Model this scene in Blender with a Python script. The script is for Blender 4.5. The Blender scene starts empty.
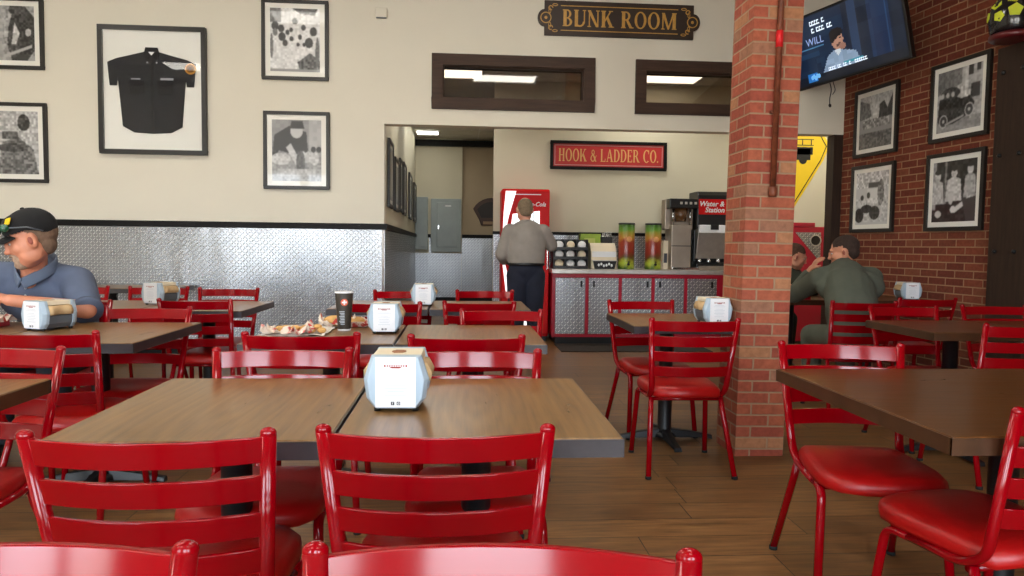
import bpy, bmesh, math, random
import numpy as np
from mathutils import Vector, Matrix, Euler
random.seed(7)
sc = bpy.context.scene
C = sc.collection
PI = math.pi

# ------------------------------------------------------------------ camera, world, exposure
YAW, PITCH, ROLL = 0.07268, 0.05878, 0.012
cam = bpy.data.cameras.new('camera'); camo = bpy.data.objects.new('camera', cam); C.objects.link(camo)
cam.sensor_width = 36.0; cam.lens = 25.3125; cam.clip_start = 0.05
camo.location = (0, 0, 1.19)
camo.matrix_world = Matrix.Translation((0, 0, 1.19)) @ Matrix.Rotation(-YAW, 4, 'Z') @ Matrix.Rotation(PI/2-PITCH, 4, 'X') @ Matrix.Rotation(ROLL, 4, 'Z')
sc.camera = camo
sc.view_settings.view_transform = 'Standard'
try: sc.view_settings.look = 'None'
except Exception: pass
sc.view_settings.gamma = 1.0
sc.view_settings.use_curve_mapping = False
sc.view_settings.exposure = 0.95
sc.cycles.use_denoising = True
sc.cycles.max_bounces = 8
sc.cycles.sample_clamp_indirect = 6.0
SKY = 10.0          # daylight strength outside the storefront
TROFFER = 8.0      # ceiling light strength
w = bpy.data.worlds.new('daylight'); sc.world = w; w.use_nodes = True
nt = w.node_tree; bg = nt.nodes['Background']
tc = nt.nodes.new('ShaderNodeTexCoord'); sep = nt.nodes.new('ShaderNodeSeparateXYZ'); rmp = nt.nodes.new('ShaderNodeValToRGB')
nt.links.new(tc.outputs['Generated'], sep.inputs[0]); nt.links.new(sep.outputs[2], rmp.inputs[0])
rmp.color_ramp.elements[0].position = 0.0; rmp.color_ramp.elements[0].color = (.62, .60, .56, 1)
rmp.color_ramp.elements[1].position = 0.06; rmp.color_ramp.elements[1].color = (.80, .90, 1.0, 1)
nt.links.new(rmp.outputs[0], bg.inputs[0]); bg.inputs[1].default_value = SKY

# daylight portals in the storefront openings behind the camera (X ranges of the panes)
NEAR_Y = -3.2
PANES = [(-5.5, -3.95), (-3.85, -2.6), (-1.0, 0.5), (1.1, 2.5)]
for x0, x1 in PANES:
    l = bpy.data.lights.new('window_daylight', 'AREA'); l.shape = 'RECTANGLE'; l.size = x1-x0; l.size_y = 2.5
    l.cycles.is_portal = True
    o = bpy.data.objects.new('window_daylight', l); C.objects.link(o)
    o.location = ((x0+x1)/2, NEAR_Y-0.16, 1.7); o.rotation_euler = (PI/2, 0, 0)

# ------------------------------------------------------------------ materials
class NB:
    """tiny node builder"""
    def __init__(s, name):
        s.m = bpy.data.materials.new(name); s.m.use_nodes = True
        s.t = s.m.node_tree; s.b = s.t.nodes['Principled BSDF']
    def n(s, kind, **kw):
        x = s.t.nodes.new(kind)
        for k, v in kw.items(): setattr(x, k, v)
        return x
    def put(s, sock, v):
        if isinstance(v, bpy.types.NodeSocket): s.t.links.new(v, sock)
        else:
            try: sock.default_value = v
            except Exception: sock.default_value = (*v, 1)
    def math(s, op, a, b=0.0, c=0.0):
        x = s.n('ShaderNodeMath', operation=op)
        s.put(x.inputs[0], a); s.put(x.inputs[1], b); s.put(x.inputs[2], c)
        return x.outputs[0]
    def xyz(s, obj=True):
        tc = s.n('ShaderNodeTexCoord'); sp = s.n('ShaderNodeSeparateXYZ')
        s.t.links.new(tc.outputs['Object'], sp.inputs[0]); return sp.outputs
    def vec(s, x, y, z):
        c = s.n('ShaderNodeCombineXYZ'); s.put(c.inputs[0], x); s.put(c.inputs[1], y); s.put(c.inputs[2], z); return c.outputs[0]
    def noise(s, vec=None, scale=5, detail=3, rough=.5, dist=0.0):
        x = s.n('ShaderNodeTexNoise'); x.inputs['Scale'].default_value = scale; x.inputs['Detail'].default_value = detail
        x.inputs['Roughness'].default_value = rough; x.inputs['Distortion'].default_value = dist
        if vec is None: vec = s.n('ShaderNodeTexCoord').outputs['Object']
        s.t.links.new(vec, x.inputs['Vector']); return x.outputs['Fac']
    def ramp(s, fac, stops, interp='LINEAR'):
        x = s.n('ShaderNodeValToRGB'); s.put(x.inputs[0], fac); cr = x.color_ramp; cr.interpolation = interp
        while len(cr.elements) < len(stops): cr.elements.new(.5)
        for e, (p, c) in zip(cr.elements, stops): e.position = p; e.color = (*c, 1) if len(c) == 3 else c
        return x.outputs[0]
    def mix(s, f, a, b, mode='MIX'):
        x = s.n('ShaderNodeMix', data_type='RGBA', blend_type=mode)
        s.put(x.inputs[0], f); s.put(x.inputs[6], a); s.put(x.inputs[7], b); return x.outputs[2]
    def bump(s, h, strength=.3, dist=.01):
        x = s.n('ShaderNodeBump'); x.inputs['Strength'].default_value = strength; x.inputs['Distance'].default_value = dist
        s.put(x.inputs['Height'], h); s.t.links.new(x.outputs[0], s.b.inputs['Normal'])
    def set(s, **kw):
        names = dict(col='Base Color', rough='Roughness', metal='Metallic', spec='Specular IOR Level', coat='Coat Weight',
                     coatr='Coat Roughness', em='Emission Color', ems='Emission Strength', alpha='Alpha', trans='Transmission Weight', ior='IOR', sheen='Sheen Weight')
        for k, v in kw.items(): s.put(s.b.inputs[names[k]], v)
        return s

def srgb(r, g, b):
    return tuple(((c/255)/12.92 if c/255 <= .04045 else ((c/255+.055)/1.055)**2.4) for c in (r, g, b))
def M_(name, rgb, rough=.5, metal=0, coat=0, spec=.5, var=.08, scale=6, bump=0, bscale=60, coatr=.1):
    b = NB(name); c = srgb(*rgb)
    f = b.noise(scale=scale, detail=3)
    lo = tuple(x*(1-var) for x in c); hi = tuple(min(1, x*(1+var)) for x in c)
    b.set(col=b.ramp(f, [(.3, lo), (.7, hi)]), rough=rough, metal=metal, coat=coat, spec=spec, coatr=coatr)
    if bump: b.bump(b.noise(scale=bscale, detail=2), bump, .004)
    return b.m
def emis(name, rgb, strength):
    b = NB(name); b.set(col=srgb(*rgb), em=srgb(*rgb), ems=strength, rough=.4); return b.m

def mat_brick(name, stops, mortar, W=.203, H=.068, u_off=0.0):
    b = NB(name); x, y, z = b.xyz()
    u = b.math('ADD', b.math('ADD', x, y), u_off)
    r = b.math('DIVIDE', z, H); row = b.math('FLOOR', r); fr = b.math('FRACT', r)
    sh = b.math('MULTIPLY', b.math('MODULO', row, 2.0), .5)
    c_ = b.math('ADD', b.math('DIVIDE', u, W), b.math('ADD', sh, 200.0)); col = b.math('FLOOR', c_); fc = b.math('FRACT', c_)
    wn = b.n('ShaderNodeTexWhiteNoise', noise_dimensions='3D'); b.put(wn.inputs['Vector'], b.vec(col, row, 3.0))
    base = b.ramp(wn.outputs['Value'], stops, 'CONSTANT')
    grit = b.noise(scale=35, detail=4)
    base = b.mix(.55, base, b.ramp(grit, [(.25, (.35, .33, .32)), (.75, (.72, .70, .68))]), 'OVERLAY')
    e1 = b.math('MINIMUM', fr, b.math('SUBTRACT', 1.0, fr)); e2 = b.math('MULTIPLY', b.math('MINIMUM', fc, b.math('SUBTRACT', 1.0, fc)), W/H)
    e = b.math('MINIMUM', e1, e2)
    e = b.math('ADD', e, b.math('MULTIPLY', b.math('SUBTRACT', b.noise(scale=60, detail=2), .5), .05))
    mk = b.n('ShaderNodeMapRange'); b.put(mk.inputs[0], e); mk.inputs[1].default_value = .05; mk.inputs[2].default_value = .10
    b.set(col=b.mix(mk.outputs[0], srgb(*mortar), base), rough=.85, spec=.25)
    b.bump(b.math('ADD', mk.outputs[0], b.math('MULTIPLY', grit, .35)), .6, .006)
    return b.m

def mat_plate(name, col=(.62, .64, .67), cell=.034, rough=.26, axis='x'):
    """polished tread plate: small lozenges, alternately leaning left and right"""
    b = NB(name); x, y, z = b.xyz()
    u = b.math('DIVIDE', x if axis == 'x' else y, cell); v = b.math('DIVIDE', z, cell)
    cu = b.math('FLOOR', u); cv = b.math('FLOOR', v)
    fu = b.math('SUBTRACT', b.math('FRACT', u), .5); fv = b.math('SUBTRACT', b.math('FRACT', v), .5)
    par = b.math('MODULO', b.math('ADD', b.math('ADD', cu, cv), 2000.0), 2.0)
    s = b.math('SUBTRACT', b.math('MULTIPLY', b.math('ROUND', par), 2.0), 1.0)
    p = b.math('ADD', fu, b.math('MULTIPLY', s, fv)); q = b.math('SUBTRACT', fu, b.math('MULTIPLY', s, fv))
    d = b.math('ADD', b.math('POWER', b.math('DIVIDE', p, .80), 2.0), b.math('POWER', b.math('DIVIDE', q, .20), 2.0))
    h = b.math('MAXIMUM', b.math('SUBTRACT', 1.0, d), 0.0)
    warp = b.noise(b.vec(b.math('MULTIPLY', x if axis == 'x' else y, 2.6), b.math('MULTIPLY', z, .9), 0.0), scale=1.0, detail=2)
    b.set(col=b.mix(b.math('MULTIPLY', b.math('MINIMUM', b.math('MULTIPLY', h, 1.9), 1.0), b.math('ADD', .78, b.math('MULTIPLY', s, .22))), tuple(c*.52 for c in col), (1, 1, 1)), metal=1.0,  # lozenges tinted brighter, one lean most: their catch of light painted in
          rough=b.math('ADD', rough, b.math('MULTIPLY', b.noise(scale=3), .1)))
    b.bump(b.math('ADD', b.math('SQRT', h), b.math('MULTIPLY', warp, 2.6)), .95, .0045)
    return b.m

def mat_floor():
    b = NB('plank_floor'); x, y, z = b.xyz()
    r = b.math('DIVIDE', y, .19); row = b.math('FLOOR', r); fr = b.math('FRACT', r)
    wr = b.n('ShaderNodeTexWhiteNoise', noise_dimensions='1D'); b.put(wr.inputs['W'], row)
    cx_ = b.math('ADD', b.math('DIVIDE', x, 1.22), b.math('MULTIPLY', wr.outputs['Value'], 5.0)); col = b.math('FLOOR', cx_); fc = b.math('FRACT', cx_)
    wn = b.n('ShaderNodeTexWhiteNoise', noise_dimensions='3D'); b.put(wn.inputs['Vector'], b.vec(col, row, 1.0))
    g = b.noise(b.vec(b.math('ADD', b.math('MULTIPLY', x, 1.6), b.math('MULTIPLY', wn.outputs['Value'], 9.0)), b.math('MULTIPLY', y, 16.0), 0.0), scale=2.2, detail=5, rough=.62, dist=.6)
    base = b.ramp(g, [(.25, srgb(84, 56, 30)), (.55, srgb(132, 94, 56)), (.8, srgb(160, 120, 76))])
    base = b.mix(b.math('MULTIPLY', wn.outputs['Value'], .4), base, srgb(66, 44, 28))
    e = b.math('MINIMUM', b.math('MULTIPLY', b.math('MINIMUM', fr, b.math('SUBTRACT', 1.0, fr)), .19), b.math('MULTIPLY', b.math('MINIMUM', fc, b.math('SUBTRACT', 1.0, fc)), 1.22))
    sm = b.math('LESS_THAN', e, .0022)
    b.set(col=b.mix(sm, base, (.012, .008, .005)), rough=b.math('ADD', .3, b.math('MULTIPLY', g, .18)), spec=.32)
    b.bump(b.math('SUBTRACT', b.math('MULTIPLY', g, .3), sm), .15, .003)
    return b.m

def mat_table(name, along='y', dark=1.0):
    b = NB(name); x, y, z = b.xyz()
    a, c = (x, y) if along == 'y' else (y, x)
    g = b.noise(b.vec(b.math('MULTIPLY', a, 14.0), b.math('MULTIPLY', c, 1.5), z), scale=1.6, detail=5, rough=.6, dist=1.3)
    wv = b.n('ShaderNodeTexWave', wave_type='RINGS', rings_direction='SPHERICAL'); wv.inputs['Scale'].default_value = 1.9; wv.inputs['Distortion'].default_value = 7.0; wv.inputs['Detail'].default_value = 3.0
    b.put(wv.inputs['Vector'], b.vec(b.math('MULTIPLY', a, 5.0), b.math('MULTIPLY', c, .9), 0.0))
    g2 = b.noise(b.vec(b.math('MULTIPLY', a, 60.0), b.math('MULTIPLY', c, 2.2), z), scale=2.0, detail=4, rough=.6)
    f = b.math('ADD', b.math('ADD', b.math('MULTIPLY', g, .5), b.math('MULTIPLY', g2, .4)), b.math('MULTIPLY', wv.outputs['Fac'], .1))
    k = Vector(dark) if isinstance(dark, tuple) else Vector((dark,)*3)
    b.set(col=b.ramp(f, [(.22, tuple(q*j for q, j in zip(srgb(80, 54, 28), k))), (.5, tuple(q*j for q, j in zip(srgb(128, 93, 52), k))), (.78, tuple(q*j for q, j in zip(srgb(156, 118, 70), k)))]),
          rough=b.math('ADD', .24, b.math('MULTIPLY', g, .12)), spec=.45, coat=.1, coatr=.14)
    b.bump(f, .06, .002)
    return b.m

def mat_wood_dark(name, rgb, along='z'):
    b = NB(name); x, y, z = b.xyz()
    v = b.vec(b.math('MULTIPLY', x, 14.0), b.math('MULTIPLY', y, 14.0), b.math('MULTIPLY', z, 1.2)) if along == 'z' else b.vec(b.math('MULTIPLY', x, 1.2), b.math('MULTIPLY', y, 10.0), b.math('MULTIPLY', z, 14.0))
    g = b.noise(v, scale=2.5, detail=5, rough=.65); c = srgb(*rgb)
    b.set(col=b.ramp(g, [(.25, tuple(q*.55 for q in c)), (.75, tuple(q*1.35 for q in c))]), rough=.6, spec=.35)
    b.bump(g, .25, .004); return b.m

def mat_glass(name, tint=(1, 1, 1), refl=.12):
    m = bpy.data.materials.new(name); m.use_nodes = True; t = m.node_tree; t.nodes.clear()
    o = t.nodes.new('ShaderNodeOutputMaterial'); tr = t.nodes.new('ShaderNodeBsdfTransparent'); gl = t.nodes.new('ShaderNodeBsdfGlossy'); mx = t.nodes.new('ShaderNodeMixShader')
    fr = t.nodes.new('ShaderNodeFresnel'); fr.inputs[0].default_value = 1.33
    ad = t.nodes.new('ShaderNodeMath'); ad.operation = 'ADD'; ad.inputs[1].default_value = refl; t.links.new(fr.outputs[0], ad.inputs[0])
    tr.inputs[0].default_value = (*tint, 1); gl.inputs['Roughness'].default_value = .02
    t.links.new(ad.outputs[0], mx.inputs[0]); t.links.new(tr.outputs[0], mx.inputs[1]); t.links.new(gl.outputs[0], mx.inputs[2]); t.links.new(mx.outputs[0], o.inputs[0])
    return m

def mat_print(name, rough=.35, coat=.5, emit=0):
    b = NB(name); a = b.n('ShaderNodeAttribute'); a.attribute_name = 'Col'
    b.set(col=a.outputs['Color'], rough=rough, coat=coat, coatr=.04)
    if emit: b.set(em=a.outputs['Color'], ems=emit, col=(.01, .01, .01))
    return b.m

RED = M_('chair_red_enamel', (138, 0, 11), rough=.12, coat=0, spec=.38, var=.04)
VINYL = M_('seat_red_vinyl', (168, 14, 14), rough=.36, spec=.45, coat=.0, var=.08, bump=.12, bscale=90)
BLACKM = M_('black_iron', (16, 17, 20), rough=.45, var=.15)
RUBBER = M_('black_rubber', (14, 13, 13), rough=.8)
WALLP = M_('cream_wall_paint', (226, 220, 204), rough=.75, var=.015, scale=2, bump=.05, bscale=120)
WALLB = M_('beige_wall_paint', (204, 197, 174), rough=.75, var=.02, scale=2)
BLKTRIM = M_('black_trim', (10, 8, 8), spec=.2, rough=.5, var=.1)
PLATE = mat_plate('diamond_plate', cell=.029, rough=.25); PLATED = mat_plate('diamond_plate_door', col=(.7, .72, .76), cell=.036, rough=.3); PLATEY = mat_plate('diamond_plate_side', cell=.029, axis='y')
BRWOOD = mat_wood_dark('dark_brown_wood', (66, 46, 34), 'x'); BRWOODZ = mat_wood_dark('dark_timber', (52, 36, 26), 'z')
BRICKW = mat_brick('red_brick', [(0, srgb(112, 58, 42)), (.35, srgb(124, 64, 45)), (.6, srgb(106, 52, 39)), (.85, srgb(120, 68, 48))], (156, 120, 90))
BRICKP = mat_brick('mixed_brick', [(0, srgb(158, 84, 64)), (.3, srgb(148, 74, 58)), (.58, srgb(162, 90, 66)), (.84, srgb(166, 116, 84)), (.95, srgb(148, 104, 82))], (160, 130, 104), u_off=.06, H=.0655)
FLOOR = mat_floor(); TBL = mat_table('table_wood_lengthwise', 'y'); TBLX = mat_table('table_wood_crosswise', 'x', (.44, .31, .22))
EDGE = M_('table_edge_wood', (50, 45, 48), rough=.3, coat=.3, var=.3, scale=14)
EDGEB = M_('table_edge_brown', (74, 48, 30), rough=.35, coat=.3, var=.25, scale=14)
WHITE = M_('white_plastic', (236, 238, 240), rough=.35, var=.01)
CARD = M_('white_card', (232, 232, 234), rough=.5, var=.01)
BLUEP = M_('pale_blue_plastic', (172, 190, 204), rough=.3, var=.03, coat=.2)
GREYP = M_('grey_plastic', (92, 98, 104), rough=.45)
KRAFT = M_('kraft_paper', (196, 164, 120), rough=.85, var=.08, scale=30)
CREAMP = M_('cream_card', (228, 214, 186), rough=.6, var=.02)
STEEL = M_('brushed_steel', (205, 200, 192), rough=.42, metal=1, var=.06, scale=20)
DSTEEL = M_('dark_steel', (168, 156, 142), rough=.45, metal=1, var=.1)
CHROME = M_('chrome', (210, 212, 215), rough=.12, metal=1)
BLACKP = M_('black_plastic', (18, 18, 19), rough=.35, var=.1)
BLACKF = M_('black_frame', (32, 29, 26), rough=.4, var=.12)
MATB = M_('white_mat_board', (240, 238, 230), rough=.4, var=.01, coat=.35, coatr=.03)
PRINT = mat_print('photo_print'); SCREEN = mat_print('tv_picture', emit=.34)
GOLD = M_('gold_leaf', (196, 150, 70), rough=.4, var=.15, scale=30)
SIGNB = M_('dark_sign_board', (50, 36, 28), rough=.5, var=.1)
SIGNR = M_('red_sign_board', (178, 34, 34), rough=.5, var=.05)
SIGNP = M_('pale_pink_line', (200, 150, 150), rough=.5)
COKE = M_('cooler_red', (205, 3, 6), rough=.5, spec=.25, coat=0, var=.03)
MAG = M_('counter_frame_red', (176, 14, 44), rough=.35, coat=.3, var=.05)
EARM = M_('ear_hollow', (150, 78, 62), rough=.6)
SKIN = M_('skin', (206, 142, 112), rough=.5, var=.06, scale=14)
SKIN2 = M_('skin_muted_tone', (200, 140, 114), rough=.5, var=.05, scale=14)  # slightly duller skin colour for the standing man
GLASS = mat_glass('clear_glass', refl=0.0); GLASST = mat_glass('interior_window_glass', (.5, .46, .42), .05)
CEIL = M_('white_ceiling', (214, 210, 200), rough=.9, var=.02)
LAMP = emis('troffer_diffuser', (255, 250, 238), TROFFER); LAMPB = emis('back_room_diffuser', (255, 252, 242), 4.2)
WHITEM = M_('white_metal', (220, 220, 215), rough=.4)
YELLOW = M_('sign_yellow', (232, 196, 20), rough=.5, var=.03)
GREYPANEL = M_('grey_cabinet_paint', (146, 156, 156), rough=.4, var=.05)

# ------------------------------------------------------------------ mesh helpers
class MB:
    def __init__(s): s.bm = bmesh.new(); s.mats = []
    def _mi(s, m):
        if m is None: return 0
        if m not in s.mats: s.mats.append(m)
        return s.mats.index(m)
    def faces(s, vs, fs, m=None, smooth=False):
        v = [s.bm.verts.new(p) for p in vs]; mi = s._mi(m); out = []
        for f in fs:
            try:
                q = s.bm.faces.new([v[i] for i in f]); q.material_index = mi; q.smooth = smooth; out.append(q)
            except ValueError: pass
        return v
    def box(s, x0, x1, y0, y1, z0, z1, m=None, mx=None):
        P = [(x0, y0, z0), (x1, y0, z0), (x1, y1, z0), (x0, y1, z0), (x0, y0, z1), (x1, y0, z1), (x1, y1, z1), (x0, y1, z1)]
        if mx is not None: P = [mx @ Vector(p) for p in P]
        s.faces(P, [(0, 3, 2, 1), (4, 5, 6, 7), (0, 1, 5, 4), (1, 2, 6, 5), (2, 3, 7, 6), (3, 0, 4, 7)], m); return s
    def prism(s, poly, y0, y1, m=None, mx=None, plane='xz'):
        """extrude a 2-D outline: plane 'xz' along y, 'xy' along z, 'yz' along x"""
        def q(a, b, c): return {'xz': (a, c, b), 'xy': (a, b, c), 'yz': (c, a, b)}[plane]
        n = len(poly); P = [q(a, b, y0) for a, b in poly]+[q(a, b, y1) for a, b in poly]
        if mx is not None: P = [mx @ Vector(p) for p in P]
        F = [tuple(range(n)), tuple(range(2*n-1, n-1, -1))]+[(i, i+n, (i+1) % n+n, (i+1) % n) for i in range(n)]
        s.faces(P, F, m); return s
    def loft(s, rings, m=None, cap=True, smooth=True, closed=True):
        n = len(rings[0]); P = [p for r in rings for p in r]; F = []
        for i in range(len(rings)-1):
            for j in range(n if closed else n-1):
                F.append((i*n+j, i*n+(j+1) % n, (i+1)*n+(j+1) % n, (i+1)*n+j))
        if cap: F += [tuple(range(n-1, -1, -1)), tuple(range((len(rings)-1)*n, len(rings)*n))]
        s.faces(P, F, m, smooth); return s
    def lathe(s, prof, c=(0, 0, 0), seg=20, m=None, mx=None, cap=True):
        R = [[Vector((c[0]+r*math.cos(2*PI*j/seg), c[1]+r*math.sin(2*PI*j/seg), c[2]+z)) for j in range(seg)] for r, z in prof]
        if mx is not None: R = [[mx @ p for p in r] for r in R]
        return s.loft(R, m, cap)
    def tube(s, pts, rx, ry=None, seg=10, m=None, up=(0, 0, 1), taper=None, cap=True):
        pts = [Vector(p) for p in pts]; ry = ry or rx; R = []; up = Vector(up); n = len(pts)
        for i, p in enumerate(pts):
            t = (pts[min(i+1, n-1)]-pts[max(i-1, 0)]).normalized()
            a = up.cross(t)
            if a.length < 1e-3: a = Vector((1, 0, 0)).cross(t)
            a.normalize(); b = t.cross(a); k = taper[i] if taper else 1
            R.append([p+a*math.cos(2*PI*j/seg)*rx*k+b*math.sin(2*PI*j/seg)*ry*k for j in range(seg)])
        return s.loft(R, m, cap)
    def ell(s, c, r, rot=None, m=None, u=16, v=10):
        mx = Matrix.Translation(c) @ (rot.to_4x4() if rot is not None else Matrix.Identity(4)) @ Matrix.Diagonal((*r, 1))
        R = []
        for i in range(1, v):
            t = PI*i/v; R.append([mx @ Vector((math.sin(t)*math.cos(2*PI*j/u), math.sin(t)*math.sin(2*PI*j/u), -math.cos(t))) for j in range(u)])
        s.loft(R, m, False); n = len(R[0])
        for ring, pole, flip in ((R[0], mx @ Vector((0, 0, -1)), True), (R[-1], mx @ Vector((0, 0, 1)), False)):
            P = list(ring)+[pole]
            s.faces(P, [((j+1) % n, j, n) if flip else (j, (j+1) % n, n) for j in range(n)], m, True)
        return s
    def build(s, name, m=None, parent=None, bevel=0, smooth=False, loc=None, seg=2, sharp=None):
        bmesh.ops.remove_doubles(s.bm, verts=s.bm.verts, dist=1e-5)
        bmesh.ops.recalc_face_normals(s.bm, faces=s.bm.faces)
        if smooth:
            for f in s.bm.faces: f.smooth = True
        me = bpy.data.meshes.new(name); s.bm.to_mesh(me); s.bm.free()
        if sharp: me.set_sharp_from_angle(angle=sharp)
        if m: me.materials.append(m)
        else:
            for q in s.mats: me.materials.append(q)
        o = bpy.data.objects.new(name, me); C.objects.link(o)
        if parent: o.parent = parent
        if loc: o.location = loc
        if bevel:
            md = o.modifiers.new('bevel', 'BEVEL'); md.width = bevel; md.segments = seg; md.limit_method = 'ANGLE'; md.angle_limit = .6
        return o
def tag(o, label=None, cat=None, group=None, kind=None):
    if label: o['label'] = label
    if cat: o['category'] = cat
    if group: o['group'] = group
    if kind: o['kind'] = kind
    return o
def thing(name, loc, label, cat, rz=0, group=None, rot=None):
    o = bpy.data.objects.new(name, None); o.empty_display_size = .1; C.objects.link(o); o.location = loc
    o.rotation_euler = rot if rot else (0, 0, rz); return tag(o, label, cat, group)
def struct(o): o['kind'] = 'structure'; return o
def copy_tree(o, parent=None):
    c = o.copy(); C.objects.link(c); c.parent = parent
    for ch in list(o.children): copy_tree(ch, c)
    return c
def bez(pts, n=8):
    """round polyline corners: every inner point becomes a short quadratic curve"""
    pts = [Vector(p) for p in pts]; out = [pts[0]]
    for i in range(1, len(pts)-1):
        a, b, c = pts[i-1], pts[i], pts[i+1]; d = min((a-b).length, (c-b).length)*.45; d = min(d, .06)
        p = b+(a-b).normalized()*d; q = b+(c-b).normalized()*d
        for k in range(n+1):
            t = k/n; out.append(p*(1-t)**2+b*2*t*(1-t)+q*t*t)
    return out+[pts[-1]]
def text_mesh(name, s, size, m, parent, mx, shear=0, align='CENTER', depth=.0015, bold=0, sx=1.0):
    cu = bpy.data.curves.new(name, 'FONT'); cu.body = s; cu.size = size; cu.extrude = depth; cu.shear = shear; cu.align_x = align; cu.align_y = 'CENTER'; cu.offset = bold; cu.resolution_u = 3
    t = bpy.data.objects.new('tmp', cu); C.objects.link(t)
    dg = bpy.context.evaluated_depsgraph_get(); dg.update()
    me = bpy.data.meshes.new_from_object(t.evaluated_get(dg)); bpy.data.objects.remove(t); bpy.data.curves.remove(cu)
    me.transform(Matrix.Diagonal((sx, 1, 1, 1))); me.transform(mx); me.name = name; me.materials.clear(); me.materials.append(m)
    o = bpy.data.objects.new(name, me); C.objects.link(o); o.parent = parent; return o
FACE = Matrix.Rotation(PI/2, 4, 'X')   # text standing up, facing -Y

# serif capitals as polygons, unit height
def ring(cx, cy, rx, ry, ix, iy, a0=0, a1=360, n=20, dx=0):
    out = []
    for k in range(n):
        t0 = math.radians(a0+(a1-a0)*k/n); t1 = math.radians(a0+(a1-a0)*(k+1)/n)
        out.append([(cx+rx*math.cos(t0), cy+ry*math.sin(t0)), (cx+rx*math.cos(t1), cy+ry*math.sin(t1)), (cx+dx+ix*math.cos(t1), cy+iy*math.sin(t1)), (cx+dx+ix*math.cos(t0), cy+iy*math.sin(t0))])
    return out
def letters(s, T=.17, t=.07, gap=.1, wk=1.0):
    """returns polygons and total width"""
    P = []; x = 0; sv = .05; sh = .055
    def R(a, b, c, d): P.append([(x+a*wk, c), (x+b*wk, c), (x+b*wk, d), (x+a*wk, d)])
    def Q(*p): P.append([(x+a*wk, b) for a, b in p])
    def G(rs):
        for r in rs: Q(*r)
    def stem(a, w, lo=True, hi=True):
        R(a, a+w, 0, 1)
        if lo: R(a-sv, a+w+sv, 0, sh)
        if hi: R(a-sv, a+w+sv, 1-sh, 1)
    for ch in s:
        if ch == ' ': x += .38*wk; continue
        if ch == 'B':
            stem(sv, T); G(ring(.28, .74, .26, .26, .13, .2, -90, 90)); G(ring(.28, .26, .32, .26, .17, .2, -90, 90)); R(.1, .3, .93, 1); R(.1, .3, .47, .53); R(.1, .3, 0, .07); w_ = .62
        elif ch == 'U':
            stem(sv, T, lo=False); R(.62, .62+t, .3, 1); R(.55, .76, 1-sh, 1); R(sv, sv+T, .3, 1); G(ring(.37, .3, .32, .31, .19, .22, 180, 360)); w_ = .76
        elif ch == 'N':
            R(.08, .08+t, 0, 1); R(0, .23, 0, sh); R(.62, .62+t, 0, 1); R(.54, .77, 1-sh, 1); Q((0, 1), (.2, 1), (.69, 0), (.55, 0)); w_ = .77
        elif ch == 'K':
            stem(sv, T); Q((.2, .40), (.27, .36), (.66, 1), (.56, 1)); R(.48, .74, 1-sh, 1); Q((.3, .58), (.44, .66), (.76, 0), (.56, 0)); R(.48, .82, 0, sh); w_ = .8
        elif ch == 'R':
            stem(sv, T); G(ring(.3, .73, .28, .27, .14, .2, -90, 90)); R(.1, .32, .93, 1); R(.1, .32, .46, .53); Q((.3, .48), (.46, .48), (.74, 0), (.55, 0)); R(.54, .8, 0, sh); w_ = .76
        elif ch == 'O': G(ring(.38, .5, .38, .52, .22, .45, n=28)); w_ = .76
        elif ch == 'M':
            R(.07, .07+t, 0, 1); R(0, .22, 0, sh); stem(.74, T); Q((.03, 1), (.22, 1), (.5, .12), (.42, 0)); Q((.42, 0), (.5, .0), (.84, 1), (.74, 1)); w_ = .96
        elif ch == 'H': stem(sv, T); stem(.5, T); R(.1, .6, .47, .53); w_ = .72
        elif ch == 'L': stem(sv, T); R(.1, .58, 0, .07); R(.52, .58, 0, .25); w_ = .6
        elif ch == 'A': Q((.34, 1), (.42, 1), (.12, 0), (.05, 0)); Q((.34, 1), (.46, 1), (.76, 0), (.58, 0)); R(.18, .58, .3, .36); R(0, .22, 0, sh); R(.5, .82, 0, sh); w_ = .8
        elif ch == 'D': stem(sv, T); G(ring(.28, .5, .42, .5, .26, .43, -90, 90)); R(.1, .3, .93, 1); R(.1, .3, 0, .07); w_ = .72
        elif ch == 'E': stem(sv, T); R(.1, .54, .93, 1); R(.1, .58, 0, .07); R(.1, .42, .47, .53); R(.49, .54, .78, 1); R(.52, .58, 0, .22); R(.38, .42, .4, .6); w_ = .6
        elif ch == 'C': G(ring(.4, .5, .4, .52, .24, .45, 48, 312, n=24)); R(.62, .68, .68, 1); w_ = .72
        elif ch == '.': R(0, .14, 0, .14); w_ = .16
        elif ch == '&': G(ring(.3, .72, .18, .24, .1, .18)); G(ring(.28, .26, .28, .28, .16, .2)); Q((.18, .66), (.3, .66), (.72, 0), (.56, 0)); Q((.5, .2), (.56, .16), (.72, .5), (.66, .5)); w_ = .74
        else: w_ = .3
        x += (w_+gap)*wk
    return P, x-gap*wk
def lettering(name, s, x0, x1, z0, z1, y, m, parent, depth=.003, **kw):
    W = letters(s, **kw)[1]; k = (x1-x0)/W; h = z1-z0; gap = kw.get('gap', .1); x = 0
    for ch in s:
        if ch == ' ': x += .38; continue
        P, w_ = letters(ch, **kw); b = MB()
        for i, p in enumerate(P): b.prism([(x0+(x+a)*k, z0+c*h) for a, c in p], y-depth-.00003*i, y, m)
        b.build(name, m, parent); x += w_+gap

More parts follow.
